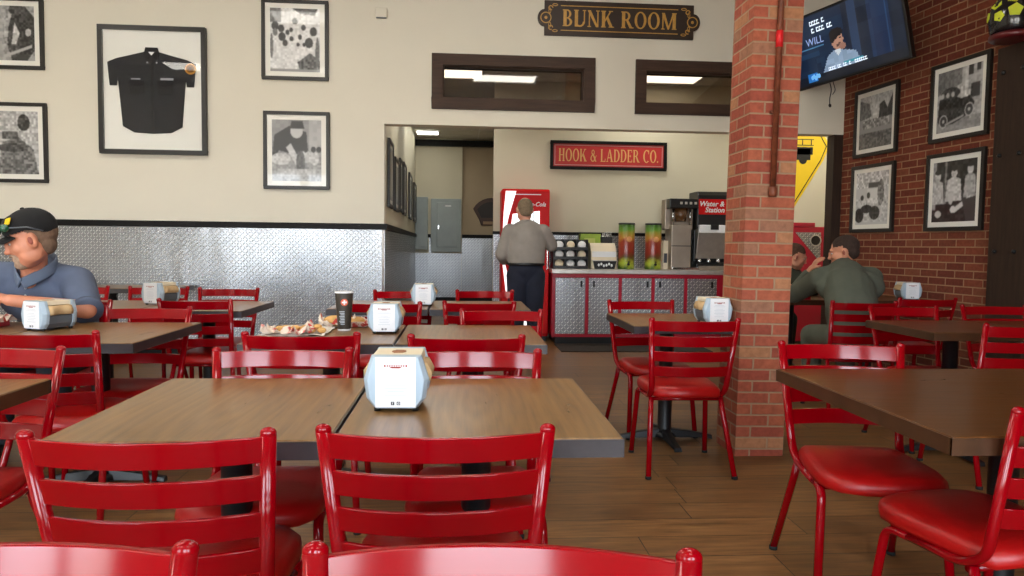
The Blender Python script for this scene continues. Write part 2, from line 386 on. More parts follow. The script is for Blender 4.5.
# painted pictures: a fine grid of coloured vertices
class Canvas:
    def __init__(s, nx, nz, base, seed=0):
        s.nx, s.nz = nx, nz; s.c = np.ones((nz, nx, 3))*np.array(base if hasattr(base, '__len__') else (base,)*3)/255.
        s.X, s.Z = np.meshgrid((np.arange(nx)+.5)/nx, (np.arange(nz)+.5)/nz); s.r = np.random.RandomState(seed)
    def put(s, mask, v): s.c[mask] = np.array(v if hasattr(v, '__len__') else (v,)*3)/255.; return s
    def E(s, cx, cz, rx, rz, v): return s.put(((s.X-cx)/rx)**2+((s.Z-cz)/rz)**2 < 1, v)
    def Rt(s, x0, x1, z0, z1, v): return s.put((s.X > x0) & (s.X < x1) & (s.Z > z0) & (s.Z < z1), v)
    def Pg(s, pts, v):
        ins = np.zeros_like(s.X, bool); j = len(pts)-1
        for i in range(len(pts)):
            xi, zi = pts[i]; xj, zj = pts[j]
            ins ^= ((zi > s.Z) != (zj > s.Z)) & (s.X < (xj-xi)*(s.Z-zi)/(zj-zi+1e-9)+xi); j = i
        return s.put(ins, v)
    def noise(s, amp, cell=4, x0=0, x1=1, z0=0, z1=1):
        amp = amp*.8; cell *= 2; g = s.r.rand(s.nz//cell+2, s.nx//cell+2); g = np.kron(g, np.ones((cell, cell)))[:s.nz, :s.nx]
        m = (s.X > x0) & (s.X < x1) & (s.Z > z0) & (s.Z < z1)
        s.c[m] = np.clip(s.c[m]+((g-.5)*2*amp/255.)[m][:, None], 0, 1); return s
    def soft(s):
        p = np.pad(s.c, ((1, 1), (1, 1), (0, 0)), 'edge'); s.c = (s.c*4+p[:-2, 1:-1]+p[2:, 1:-1]+p[1:-1, :-2]+p[1:-1, 2:])/8; return s
    def mesh(s, name, w, h, y, m, parent, x0=None, z0=None):
        x0 = -w/2 if x0 is None else x0; z0 = -h/2 if z0 is None else z0
        nx, nz = s.nx, s.nz; me = bpy.data.meshes.new(name)
        vs = [(x0+w*i/nx, y, z0+h*j/nz) for j in range(nz+1) for i in range(nx+1)]
        fs = [(j*(nx+1)+i, j*(nx+1)+i+1, (j+1)*(nx+1)+i+1, (j+1)*(nx+1)+i) for j in range(nz) for i in range(nx)]
        me.from_pydata(vs, [], fs); at = me.color_attributes.new('Col', 'FLOAT_COLOR', 'CORNER')
        lin = np.where(s.c <= .04045, s.c/12.92, ((s.c+.055)/1.055)**2.4).reshape(-1, 3)
        col = np.ones((nx*nz, 4, 4)); col[:, :, :3] = lin[:, None, :]
        at.data.foreach_set('color', col.reshape(-1)); me.materials.append(m)
        o = bpy.data.objects.new(name, me); C.objects.link(o); o.parent = parent; return o
# ================================================================== THE SETTING
WY, CZ, LX = 7.6, 4.3, -6.2                      # picture wall, ceiling height, left wall
RDIR = Vector((-0.1088, 0.9941, 0)); RX0 = 4.13   # brick wall runs along RDIR through (RX0, WY)
def rx(y): return RX0+(y-WY)*RDIR.x/RDIR.y
def b1(name, x0, x1, y0, y1, z0, z1, m, kind=True, bevel=0, parent=None):
    o = MB().box(x0, x1, y0, y1, z0, z1).build(name, m, parent, bevel)
    if kind: struct(o)
    return o
b1('floor', LX-.2, 6.6, NEAR_Y-.3, 16.2, -.1, 0, FLOOR)
b1('ceiling', LX-.2, 6.0, NEAR_Y-.3, WY+.15, CZ, CZ+.1, CEIL)
b1('wall_left', LX-.2, LX, NEAR_Y, WY+.15, 0, CZ, WALLP)
# picture wall with its wide opening and the two glazed slots over it
OX0, OX1, OZ = -.79, RX0, 2.43
b = MB(); T = .15
b.box(LX, OX0, WY, WY+T, 0, CZ); b.box(OX0, OX1+.05, WY, WY+T, 3.05, CZ); b.box(OX0, OX1+.05, WY, WY+T, OZ, 2.71)
b.box(OX0, -.19, WY, WY+T, 2.71, 3.05); b.box(1.285, 1.945, WY, WY+T, 2.71, 3.05); b.box(3.35, OX1+.05, WY, WY+T, 2.71, 3.05)
struct(b.build('wall_far', WALLP))
b1('wall_far_corner', 4.20, 6.0, WY+.02, WY+.15, 0, CZ, WALLP)
for i, (x0, x1) in enumerate(((-.19, 1.285), (1.945, 3.35))):
    r = struct(tag(thing('window_%d' % (i+1), ((x0+x1)/2, WY, 2.88), None, None))); hw = (x1-x0)/2; f = .115
    b = MB(); z0, z1 = -.17, .165
    b.box(-hw-f, hw+f, -.03, .03, z1, z1+f); b.box(-hw-f, hw+f, -.03, .03, z0-f, z0); b.box(-hw-f, -hw, -.03, .03, z0, z1); b.box(hw, hw+f, -.03, .03, z0, z1)
    b.box(-hw, hw, .0, T, z1-.012, z1); b.box(-hw, hw, .0, T, z0, z0+.012); b.box(-hw, -hw+.012, 0, T, z0, z1); b.box(hw-.012, hw, 0, T, z0, z1)
    b.build('window_frame', BRWOOD, r, .004)
    MB().box(-hw, hw, .07, .076, z0, z1).build('pane', GLASST, r)
# brick wall on the right, in its own frame so courses run along it
ang = math.atan2(RDIR.y, RDIR.x)
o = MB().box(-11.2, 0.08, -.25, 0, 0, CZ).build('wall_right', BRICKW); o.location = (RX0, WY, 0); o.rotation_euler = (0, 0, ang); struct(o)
# near wall with the storefront
b = MB(); xs = [LX]+[v for p in PANES for v in p]+[6.0]
for k in range(0, len(xs), 2): b.box(xs[k], xs[k+1], NEAR_Y-.15, NEAR_Y, 0, CZ)
for x0, x1 in PANES: b.box(x0, x1, NEAR_Y-.15, NEAR_Y, 0, .45); b.box(x0, x1, NEAR_Y-.15, NEAR_Y, 2.95, CZ)
struct(b.build('wall_near', WALLP))
for i, (x0, x1) in enumerate(PANES):
    r = struct(tag(thing('window_%d' % (i+3), ((x0+x1)/2, NEAR_Y-.075, 1.7), None, None))); hw = (x1-x0)/2
    b = MB()
    for s in (-1, 1): b.box(min(s*hw, s*(hw-.05)), max(s*hw, s*(hw-.05)), -.04, .04, -1.25, 1.25)
    b.box(-hw, hw, -.04, .04, 1.2, 1.25); b.box(-hw, hw, -.04, .04, -1.25, -1.2); b.box(-hw, hw, -.03, .03, .55, .6)
    b.build('window_frame', BLACKM, r)
    MB().box(-hw+.05, hw-.05, -.004, .004, -1.2, 1.2).build('pane', GLASS, r)
b1('trim_9', -7.5, 7.5, -12.0, NEAR_Y-.3, -.12, -.1, M_('outdoor_paving', (215, 210, 200), rough=.9))
# wainscot of tread plate on the picture wall + black cap + skirting
CAPZ = 1.40
b1('trim_1', LX, OX0, WY-.006, WY, .1, CAPZ-.05, PLATE)
b1('trim_2', LX, OX0+.01, WY-.035, WY, CAPZ-.062, CAPZ, BLKTRIM, bevel=.008)
b1('baseboard_far', LX, OX0, WY-.018, WY, 0, .1, BLKTRIM)
b1('trim_3', OX0-.022, OX0+.004, WY-.01, WY+T+.004, .1, CAPZ-.062, CHROME)      # bright corner strip
# dark post in the right corner of the opening
b1('trim_4', 4.03, 4.14, WY+.0, WY+T, 0, OZ, BRWOODZ)
# back room behind the opening
BY, BCZ = 9.35, 3.3
b1('wall_back', .43, 6.0, BY, BY+.15, 0, BCZ, WALLB)
b1('trim_5', .43, 6.0, BY-.006, BY, .1, 1.36, PLATE)
b1('trim_6', .42, 6.0, BY-.03, BY, 1.335, 1.375, BLKTRIM, bevel=.006)
b1('baseboard_back', .43, 1.15, BY-.015, BY, 0, .1, BLKTRIM)
b1('wall_east', 5.9, 6.0, WY, BY, 0, BCZ, WALLB)
# hall to the left: slightly skewed left wall, far wall in two planes
HY = 14.5; hx = lambda y: OX0-(y-WY-T)*.105/6.75
o = MB().prism([(OX0, WY+T), (hx(HY), HY), (hx(HY)-.15, HY), (OX0-.15, WY+T)], 0, BCZ, plane='xy').build('wall_hall', WALLB); struct(o)
o = MB().prism([(OX0, WY+.0), (hx(HY), HY), (hx(HY)+.008, HY), (OX0+.008, WY+.0)], .1, CAPZ-.05, plane='xy').build('trim_7', PLATEY); struct(o)
o = MB().prism([(OX0, WY-.035), (hx(HY), HY), (hx(HY)+.035, HY), (OX0+.035, WY-.035)], CAPZ-.062, CAPZ, plane='xy').build('trim_8', BLKTRIM); struct(o)
b1('wall_hall_end', hx(HY)-.2, .035, HY, HY+.15, 0, BCZ, WALLB)
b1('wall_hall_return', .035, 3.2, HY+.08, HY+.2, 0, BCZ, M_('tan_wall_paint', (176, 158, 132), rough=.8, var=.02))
b1('wall_hall_side', 3.1, 3.25, BY+.15, HY+.08, 0, BCZ, WALLB)
b1('trim_10', hx(HY), .03, HY-.006, HY, .0, 1.02, PLATE)
b1('trim_11', -.62, -.57, HY-.006, HY, 1.02, 1.36, PLATE)
b1('trim_12', -.64, -.575, HY-.03, HY, 1.33, 1.40, BLKTRIM)
b1('trim_13', .036, 3.1, HY+.074, HY+.08, .12, 1.35, PLATE)
b1('trim_14', .0, 3.1, HY+.05, HY+.08, 1.33, 1.40, BLKTRIM)
b1('trim_15', hx(HY), 3.1, HY-.06, HY-.006, 3.14, 3.26, BLKTRIM)
b1('baseboard_hall', -.55, 3.1, HY-.02, HY-.006, 0, .14, BLKTRIM)
# back-room ceiling with a tile grid
b1('ceiling_back', OX0-.3, 6.0, WY+T, HY+.5, BCZ, BCZ+.08, CEIL)
b = MB()
for k in range(6): b.box(OX0+k*1.22-.1, OX0+k*1.22-.08, WY+T, HY, BCZ-.004, BCZ)
for k in range(11): b.box(OX0-.1, 5.9, WY+.35+k*.61, WY+.37+k*.61, BCZ-.004, BCZ)
struct(b.build('trim_16', WHITEM))

def troffer(x, y, z, w, d, label, group):
    r = thing('ceiling_light', (x, y, z), label, 'ceiling light', group=group)
    b = MB()
    for s in (-1, 1):
        b.box(min(s*w/2, s*(w/2-.03)), max(s*w/2, s*(w/2-.03)), -d/2, d/2, -.02, 0); b.box(-w/2+.03, w/2-.03, min(s*d/2, s*(d/2-.03)), max(s*d/2, s*(d/2-.03)), -.02, 0)
    b.build('frame', WHITEM, r)
    MB().box(-w/2+.03, w/2-.03, -d/2+.03, d/2-.03, -.012, -.004).build('diffuser', LAMP if z > 3.5 else LAMPB, r)
troffer(2.38, 8.87, BCZ-.006, 1.2, .6, 'bright ceiling light seen through the right-hand glazed slot', 'back room ceiling lights')
troffer(-.32, 8.92, BCZ-.006, 1.2, .6, 'bright ceiling light seen through the left-hand glazed slot', 'back room ceiling lights')
troffer(-.62, 13.7, BCZ-.006, .45, .5, 'bright ceiling light at the far end of the hall', 'back room ceiling lights')
troffer(-.3, 12.55, BCZ-.006, .9, .5, 'added light brightening the far end of the hall, hidden by the header', 'back room ceiling lights')  # added to brighten the hall's end wall; the header hides it
troffer(-.1, 11.4, BCZ-.006, 1.2, .6, 'added unseen light brightening the middle of the hall', 'back room ceiling lights')  # extra unseen fixture, put in to light the corridor
troffer(4.9, 8.4, BCZ-.006, 1.2, .9, 'added unseen light brightening the yellow diamond sign and its wall', 'back room ceiling lights')  # out of view; added to lift the dark sign and back wall
for ix, x in enumerate((-4.6, -2.0, .8)):
    for iy, y in enumerate((-1.2, 1.8, 4.9)):
        troffer(x, y, CZ-.006, 1.2, .6, 'ceiling light over the dining room, %s row, %s column' % (('nearest', 'middle', 'farthest')[iy], ('left', 'middle', 'right')[ix]), 'dining room ceiling lights')

# ------------------------------------------------------------------ brick pillar and pipe
PX0, PX1, PY0, PY1 = 1.58, 1.862, 3.96, 4.26
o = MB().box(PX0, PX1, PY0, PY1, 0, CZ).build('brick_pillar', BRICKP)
o.rotation_euler = (0, .0135, 0)
tag(o, 'square red and tan brick pillar standing in the middle of the room', 'pillar')
r = thing('sprinkler_pipe', (1.738, PY0-.03, 1.5), 'thin rust-brown pipe running down the front of the brick pillar', 'pipe', rot=(0, .0135, 0))
PIPE = M_('rusty_pipe', (112, 58, 36), rough=.5, var=.4, scale=20, spec=.4)
MB().tube([(0, 0, 0), (0, 0, CZ-1.5)], .017, seg=14).build('pipe', PIPE, r)
MB().lathe([(.0, -.02), (.022, -.02), (.024, 0), (.024, .03), (.019, .035)], seg=14).build('end_cap', PIPE, r)
MB().lathe([(.0175, .80), (.0195, .80), (.0195, .89), (.0175, .89)], seg=14, cap=False).build('red_band', M_('red_tape', (214, 22, 30)), r)
for z in (.45, 1.6): MB().box(-.026, .026, .006, .028, z-.008, z+.008).build('pipe_clamp', PIPE, r)

# timber post on the brick wall
def wall_frame(name, y, z, label, cat, group=None, off=.0):
    """local -Y faces the room, local x runs towards the camera along the brick wall"""
    p = Vector((rx(y), y, z))+Vector((-RDIR.y, RDIR.x, 0))*off
    return thing(name, p, label, cat, ang-PI, group)
r = wall_frame('timber_post', 5.44, 0, 'dark bolted timber post fixed against the brick wall', 'post')
MB().box(-.12, .24, -.09, -.002, 0, 2.80).build('beam', BRWOODZ, r, .008)
for z in (.5, 1.19, 1.95, 2.6):
    for x in (-.05, .13):
        bl = MB().lathe([(.0, 0), (.018, 0), (.018, .012), (.008, .02), (0, .02)], seg=6, mx=Matrix.Translation((x, -.09, z)) @ Matrix.Rotation(PI/2, 4, 'X')).build('bolt', BLACKM, r)

# ------------------------------------------------------------------ framed pictures
def framed(name, loc, rz, w, h, label, painter, mat=.05, fr=.035, group=None, cat='picture', nx=96, pw=None, ph=None, dep=.03):
    r = thing(name, loc, label, cat, rz, group); b = MB(); W, H = w/2, h/2
    for x0, x1, z0, z1 in ((-W, W, H-fr, H), (-W, W, -H, -H+fr), (-W, -W+fr, -H+fr, H-fr), (W-fr, W, -H+fr, H-fr)): b.box(x0, x1, -dep, 0, z0, z1)
    b.build('frame', BLACKF, r, .003)
    MB().box(-W+fr, W-fr, -dep*.5, -dep*.4, -H+fr, H-fr).build('mat_board', MATB, r)
    if painter:
        a = w-2*fr-2*mat; c = h-2*fr-2*mat; nz = int(nx*c/a)
        cv = Canvas(nx, nz, 120, seed=len(label)); painter(cv); cv.soft().soft().soft(); cv.mesh('photo', a, c, -dep*.5-.002, PRINT, r)
    return r
def pic_car(c):
    c.Rt(0, 1, 0, 1, 178); c.Pg([(0, 1), (0, .62), (.55, .75), (.55, 1)], 120); c.Rt(.62, .7, .35, 1, 210); c.noise(26, 2)
    c.Rt(.7, .8, .85, 1, 50); c.Rt(.88, .96, .88, 1, 50); c.Rt(.76, .96, .48, .7, 70)
    c.Rt(0, 1, 0, .2, 150); c.noise(20, 2, 0, 1, 0, .25)
    c.Pg([(.02, .2), (.05, .55), (.3, .62), (.55, .5), (.75, .52), (.85, .4), (.8, .25), (.4, .12), (.1, .1)], 42)
    c.E(.3, .62, .22, .1, 60); c.noise(42, 2, .05, .8, .15, .7)
    for x in (.12, .24, .36): c.E(x, .6, .04, .045, 190)
    for x, z, k in ((.74, .3, .1), (.16, .18, .1)): c.E(x, z, k, k*1.1, 200); c.E(x, z, k*.8, k*.88, 60); c.E(x, z, k*.3, k*.3, 190)
    c.Pg([(.2, .14), (.62, .24), (.62, .2), (.2, .1)], 170)
def pic_men(c):
    c.Rt(0, 1, 0, 1, 38); c.Rt(.0, .08, .2, 1, 150); c.Rt(.28, .33, .3, 1, 120); c.noise(22, 3)
    for x, z, w_, sh in ((.12, .62, .16, 190), (.5, .66, .19, 200), (.86, .7, .14, 170)):
        c.Pg([(x-w_, z-.32), (x-w_*.8, z+.03), (x, z+.09), (x+w_*.8, z+.03), (x+w_, z-.32)], sh); c.E(x, z+.14, .07, .085, 200); c.E(x, z+.21, .075, .04, 40)
    c.noise(36, 2, 0, 1, .3, .8)
    c.Pg([(.5, .22), (.88, .42), (.9, .34), (.54, .14)], 215); c.E(.5, .2, .07, .06, 220); c.E(.15, .13, .08, .06, 200)
    c.Pg([(.7, .35), (1, .4), (1, 0), (.8, 0)], 60); c.E(.44, .38, .06, .1, 200)
def pic_street(c):
    c.Rt(0, 1, 0, 1, 190); c.Pg([(0, .55), (0, .95), (.3, .85), (.38, .6)], 110); c.Pg([(.6, .55), (.62, .8), (.75, .85), (.85, .7), (1, .95), (1, .5)], 50); c.Rt(.42, .58, .55, .85, 210)
    c.noise(30, 2); c.Rt(0, 1, 0, .3, 95); c.noise(40, 2, 0, 1, 0, .3); c.Rt(0, 1, .3, .55, 150); c.noise(70, 2, .1, .95, .38, .56)
def pic_shop(c):
    c.Rt(0, 1, 0, 1, 205); c.noise(60, 2, 0, 1, .7, 1); c.Rt(.4, .8, .7, .8, 80); c.Rt(.35, .75, .4, .68, 222)
    c.E(.78, .6, .1, .25, 120); c.noise(50, 2, .68, .95, .35, .9)
    for x, z, a, d in ((.12, .18, .14, .14), (.35, .3, .18, .08), (.6, .22, .16, .13), (.2, .52, .05, .05), (.4, .56, .05, .06)): c.E(x, z, a, d, 48)
    c.noise(34, 2, 0, 1, .05, .5)
def pic_group(c):
    c.Rt(0, 1, 0, 1, 228); c.Rt(0, .22, .78, 1, 105); c.Pg([(.45, 1), (.6, .92), (.9, .9), (.95, 1)], 70); c.noise(14, 2)
    c.Pg([(.6, 0), (.55, .15), (.8, .3), (1, .18), (1, 0)], 90); c.noise(60, 2, .5, 1, 0, .2)
    for x, z, r_ in ((.5, .8, .05), (.67, .7, .045), (.87, .64, .07), (.22, .68, .06), (.35, .62, .04), (.24, .55, .07), (.42, .66, .035), (.43, .52, .04), (.6, .55, .04), (.78, .46, .08), (.56, .43, .03), (.68, .43, .03), (.1, .72, .07), (.3, .45, .05)): c.E(x, z, r_, r_, 48)
    for x, z, a, d in ((.1, .62, .05, .06), (.95, .3, .04, .25), (.03, .4, .03, .2)): c.E(x, z, a, d, 105)
    c.noise(22, 2); c.Rt(0, 1, 0, .04, 150)
def pic_bend(c):
    c.Rt(0, 1, 0, 1, 150); c.Rt(.75, 1, .4, 1, 178); c.noise(12, 4)
    c.Pg([(0, .35), (.05, .75), (.35, .9), (.7, .8), (.72, .55), (.5, .42), (.15, .5)], 58); c.E(.5, .82, .13, .12, 198); c.Pg([(.36, .86), (.4, .98), (.62, .98), (.66, .86)], 62)
    c.Pg([(.28, .55), (.38, .62), (.6, .3), (.5, .24)], 200); c.E(.18, .36, .2, .1, 196); c.E(.7, .4, .1, .1, 205); c.E(.86, .38, .09, .12, 198); c.E(.58, .3, .09, .2, 90)
    for x in (.68, .84, .95): c.E(x, .52, .05, .05, 60)
    c.Rt(0, 1, 0, .16, 168); c.Rt(.1, .9, .08, .2, 190); c.noise(30, 2, 0, 1, 0, .5)
def pic_fireman(c):
    c.Rt(0, 1, 0, 1, 165); c.noise(24, 3); c.Pg([(.55, 0), (.5, .6), (.6, .95), (.82, 1), (1, .8), (1, .2), (.85, 0)], 48); c.E(.66, .93, .15, .1, 70)
    c.E(.6, .35, .12, .3, 70); c.Pg([(.55, .3), (.62, .7), (.72, .5), (.64, .3)], 205); c.E(.88, .52, .06, .07, 205); c.noise(44, 2, .4, 1, .1, 1); c.Pg([(.4, .1), (.95, .3), (.95, .24), (.4, .04)], 180)
def pic_grey(c):
    c.Rt(0, 1, 0, 1, 186); c.Pg([(.2, 0), (.3, .5), (.6, .6), (.9, .4), (1, 0)], 110); c.E(.72, .82, .12, .13, 56); c.Rt(.3, .6, .55, .68, 90); c.E(.5, .42, .3, .07, 70); c.noise(50, 2)
def pic_plain(c): c.Rt(0, 1, 0, 1, 140); c.E(.5, .55, .25, .3, 70); c.noise(40, 3)

framed('framed_picture', (-4.46, WY-.002, 3.225), 0, .66, .70, 'black-framed photo at the top left, above another one beside the uniform shirt', pic_fireman, group='black and white pictures on the cream wall')
framed('framed_picture', (-4.45, WY-.002, 2.155), 0, .66, .79, 'black-framed photo at the left edge, lower of the two beside the uniform shirt', pic_grey, group='black and white pictures on the cream wall')
framed('framed_picture', (-1.685, WY-.002, 3.245), 0, .665, .80, 'black-framed photo of a crowd in white shirts, upper one right of the uniform', pic_group, group='black and white pictures on the cream wall')
framed('framed_picture', (-1.675, WY-.002, 2.135), 0, .665, .79, 'black-framed photo of a person bending over, lower one right of the uniform', pic_bend, group='black and white pictures on the cream wall')
for y, z, label, p in ((6.01, 2.5, 'black-framed photo of a vintage car, high on the brick wall', pic_car), (6.02, 1.71, 'black-framed photo of men sitting together, low on the brick wall beside the timber post', pic_men),
                       (7.07, 2.49, 'black-framed photo of a street and trees, below the television on the brick wall', pic_street), (7.08, 1.715, 'black-framed photo of a shop interior, low on the brick wall above the man in green', pic_shop)):
    q = wall_frame('framed_picture', y, z, label, 'picture', 'black and white pictures on the brick wall', .002)
    f = framed('framed_picture', q.location, q.rotation_euler[2], .645, .69, label, p, mat=.045, group='black and white pictures on the brick wall')
    bpy.data.objects.remove(q)
ha = math.atan2(6.75, -.105)
for k, (y, z, w_, h_, lb) in enumerate(((8.18, 1.965, .56, .74, 'nearest black-framed photo on the hall wall'), (9.08, 1.92, .62, .64, 'second black-framed photo along the hall wall'), (9.9, 1.98, .5, .7, 'third black-framed photo along the hall wall, set a little higher'),
                                     (10.7, 1.99, .6, .75, 'fourth black-framed photo along the hall wall'), (12.3, 1.99, .8, .75, 'fifth black-framed photo along the hall wall'), (13.9, 1.98, .8, .72, 'farthest black-framed photo on the hall wall'))):
    framed('framed_picture', (hx(y)+.006, y, z), ha-0.0, w_, h_, lb, pic_plain, group='framed pictures along the hall', nx=12)

# framed uniform shirt
r = framed('framed_uniform_shirt', (-3.085, WY-.002, 2.70), 0, 1.045, 1.27, 'dark uniform shirt displayed in a large black frame', None, fr=.045, cat='display', dep=.05)
SH = M_('navy_uniform_cloth', (26, 27, 33), rough=.8, var=.2, scale=5)
SHD = M_('navy_cloth_seam', (14, 14, 18), rough=.8); LB = M_('patch_gold', (206, 146, 52), rough=.6); BAD = M_('name_strip', (150, 150, 158), rough=.4)
half = [(0, .35), (.07, .38), (.22, .34), (.34, .31), (.43, .27), (.41, .04), (.34, .04), (.33, .1), (.31, -.12), (.29, -.36), (.18, -.42), (0, -.43)]
sil = [(x-.005, z) for x, z in half]+[(-x-.005, z) for x, z in half[::-1][1:-1]]
b = MB(); b.prism(sil, -.04, -.026); s_ = b.build('shirt', SH, r, .006)
b = MB(); b.prism([(-.075, .36), (-.06, .42), (.06, .42), (.075, .36), (.05, .29), (0, .35), (-.05, .29)], -.05, -.04); b.build('collar', SHD, s_, .003)
b = MB(); b.prism([(-.03, .375), (.03, .375), (0, .34)], -.052, -.05); b.build('neck_label', CARD, s_)
b = MB(); b.box(-.012, .012, -.043, -.04, -.42, .3); b.build('button_placket', SHD, s_)
for s, x in ((1, -.15), (1, .13)):
    b = MB(); b.box(x-.07, x+.07, -.046, -.04, -.04, .09); b.prism([(x-.075, .09), (x+.075, .09), (x+.075, .06), (x, .035), (x-.075, .06)], -.05, -.046); b.build('pocket', SHD, s_, .002)
b = MB(); b.box(-.2, -.11, -.053, -.05, .1, .112); b.build('name_plate', BAD, s_)
b = MB(); b.box(.085, .21, -.053, -.05, .1, .122); b.build('name_plate', BAD, s_)
for x in (-.04, .05): MB().ell((x, -.052, .27), (.009, .004, .009)).build('collar_pin', BAD, s_)
b = MB(); b.lathe([(0, 0), (.05, 0), (.056, .004), (.05, .008), (0, .008)], seg=24, mx=Matrix.Translation((.375, -.04, .22)) @ Matrix.Rotation(PI/2, 4, 'X')); p_ = b.build('round_patch', LB, s_)
b = MB(); b.lathe([(.026, .008), (.036, .008), (.036, .0095), (.026, .0095)], seg=24, cap=False, mx=Matrix.Translation((.375, -.04, .22)) @ Matrix.Rotation(PI/2, 4, 'X'))
for k in range(4): b.box(-.006, .006, -.022, .022, .008, .0095, mx=Matrix.Translation((.375, -.04, .22)) @ Matrix.Rotation(PI/2, 4, 'X') @ Matrix.Rotation(k*PI/4, 4, 'Z'))
b.build('patch_emblem', M_('patch_brown', (96, 58, 30), rough=.7), p_)
MB().box(-.475, .475, -.0502, -.048, -.588, .588).build('glass', GLASS, r)

# small white box high on the wall
r = thing('wall_sensor', (-.82, WY-.002, 3.545), 'small white sensor box high on the cream wall', 'sensor')
MB().box(-.06, .06, -.03, 0, -.045, .05).build('housing', WALLP, r, .006); MB().box(-.05, .05, -.034, -.004, -.052, -.046).build('lower_lip', GREYP, r)

# ------------------------------------------------------------------ BUNK ROOM sign
r = thing('hanging_sign', (1.645, WY-.002, 3.555), 'long dark sign with gold serif letters reading BUNK ROOM', 'sign')
def sign_out(w_, h_, rr, n=10):
    P = [(-w_, h_), (w_, h_), (w_, rr)]
    P += [(w_+rr*math.sin(PI*k/n)*.8, rr*math.cos(PI*k/n)) for k in range(1, n)]+[(w_, -rr), (w_, -h_), (-w_, -h_), (-w_, -rr)]
    P += [(-w_-rr*math.sin(PI*k/n)*.8, -rr*math.cos(PI*k/n)) for k in range(1, n)]+[(-w_, rr)]
    return P
MB().prism(sign_out(.79, .178, .088), -.028, 0).build('board', SIGNB, r, .005)
b = MB()
for z in (-.125, .125): b.box(-.62, .62, -.031, -.028, z-.004, z+.004)
for s in (-1, 1):
    for q in ring(s*.775, 0, .058, .058, .048, .048, n=24)+ring(s*.775, 0, .016, .016, 0.001, 0.001, n=12): b.prism(q, -.031, -.028)
    for k in (-1, 1):
        for q in ring(s*.725, k*.1, .026, .026, .016, .016, 0, 300, n=14)+ring(s*.68, k*.132, .03, .014, .022, .007, n=14)+ring(s*.735, k*.072, .014, .03, .008, .022, n=12): b.prism(q, -.031, -.028)
b.build('scroll_border', GOLD, r)
lettering('letter', 'BUNK ROOM', -.60, .60, -.082, .088, -.028, GOLD, r, T=.2, t=.075)

# HOOK & LADDER CO. sign
r = thing('hanging_sign', (1.92, BY-.002, 2.37), 'red sign in a black frame reading HOOK & LADDER CO.', 'sign')
MB().box(-.74, .74, -.02, 0, -.165, .165).build('board', SIGNR, r)
b = MB()
for x0, x1, z0, z1 in ((-.765, .765, .145, .185), (-.765, .765, -.185, -.145), (-.765, -.725, -.145, .145), (.725, .765, -.145, .145)): b.box(x0, x1, -.035, 0, z0, z1)
b.build('frame', BLKTRIM, r, .004)
b = MB()
for x0, x1, z0, z1 in ((-.71, .71, .122, .13), (-.71, .71, -.13, -.122), (-.71, -.702, -.122, .122), (.702, .71, -.122, .122)): b.box(x0, x1, -.023, -.02, z0, z1)
b.build('border_line', SIGNP, r)
lettering('letter', 'HOOK & LADDER CO.', -.655, .655, -.078, .082, -.02, M_('sign_gold_paint', (206, 160, 96), rough=.5), r, T=.15, t=.09)

# hall: cabinets and fan-shaped badge
r = thing('electrical_panel', (-.28, HY-.008, 1.575), 'large grey electrical panel with a recessed door at the end of the hall', 'electrical panel')
MB().box(-.30, .30, -.1, 0, -.525, .525).build('case', GREYPANEL, r, .006)
d_ = MB().box(-.18, .24, -.115, -.1, -.43, .45).build('door', GREYPANEL, r, .006); MB().box(-.155, -.14, -.125, -.115, -.07, .0).build('latch', CHROME, d_)
MB().box(-.02, .1, -.119, -.115, .37, .4).build('label_plate', WHITE, d_)
r = thing('electrical_panel', (-.77, HY-.008, 1.60), 'narrow grey electrical panel in the left corner at the end of the hall', 'electrical panel')
MB().box(-.12, .13, -.1, 0, -.51, .53).build('case', GREYPANEL, r, .006); MB().box(-.08, .1, -.112, -.1, -.45, .47).build('door', GREYPANEL, r, .004)
r = thing('wall_badge', (.62, HY+.075, 1.86), 'brown fan-shaped badge sign on the hall wall, half hidden by the corner', 'sign')
P = [(.42*math.cos(math.radians(a)), -.16+.44*math.sin(math.radians(a))) for a in range(150, 29, -12)]+[(.24, -.16), (.2, -.27), (-.2, -.27), (-.24, -.16)]
MB().prism(P, -.03, 0).build('board', M_('badge_brown', (74, 50, 42)), r, .01)
P = [(.34*math.cos(math.radians(a)), -.14+.34*math.sin(math.radians(a))) for a in range(146, 33, -14)]+[(.2, -.12), (-.2, -.12)]
MB().prism(P, -.036, -.03).build('inner_field', M_('badge_dark', (40, 32, 30)), r)
b = MB(); b.box(-.16, .16, -.04, -.03, -.25, -.19); b.build('lower_bar', M_('badge_tan', (150, 120, 90)), r)

# yellow diamond sign, white wall box, red cabinet seen right of the pillar
r = thing('diamond_sign', (4.33, BY-.003, 2.37), 'yellow diamond-shaped fire engine warning sign on the wall right of the pillar', 'sign')
Dm = Matrix.Identity(4)
dia = [(0, .75), (.55, .12), (0, -.78), (-.55, .12)]
dia = [(0, .62), (.4, .46), (.56, .2), (.48, 0), (.02, -.76), (-.02, -.76), (-.48, 0), (-.56, .2), (-.4, .46)]
MB().prism(dia, -.012, 0).build('plate', YELLOW, r)
b = MB()
for i in range(len(dia)):
    a_, c_ = Vector((*dia[i], 0))*.93, Vector((*dia[(i+1) % len(dia)], 0))*.93; n_ = (c_-a_).normalized().cross(Vector((0, 0, 1)))*.012
    b.prism([(a_.x, a_.y), (c_.x, c_.y), (c_.x+n_.x, c_.y+n_.y), (a_.x+n_.x, a_.y+n_.y)], -.015, -.012)
b.build('border_line', BLACKP, r)
b = MB(); b.box(-.3, .3, -.015, -.012, .0, .15); b.box(.04, .33, -.015, -.012, .07, .17)
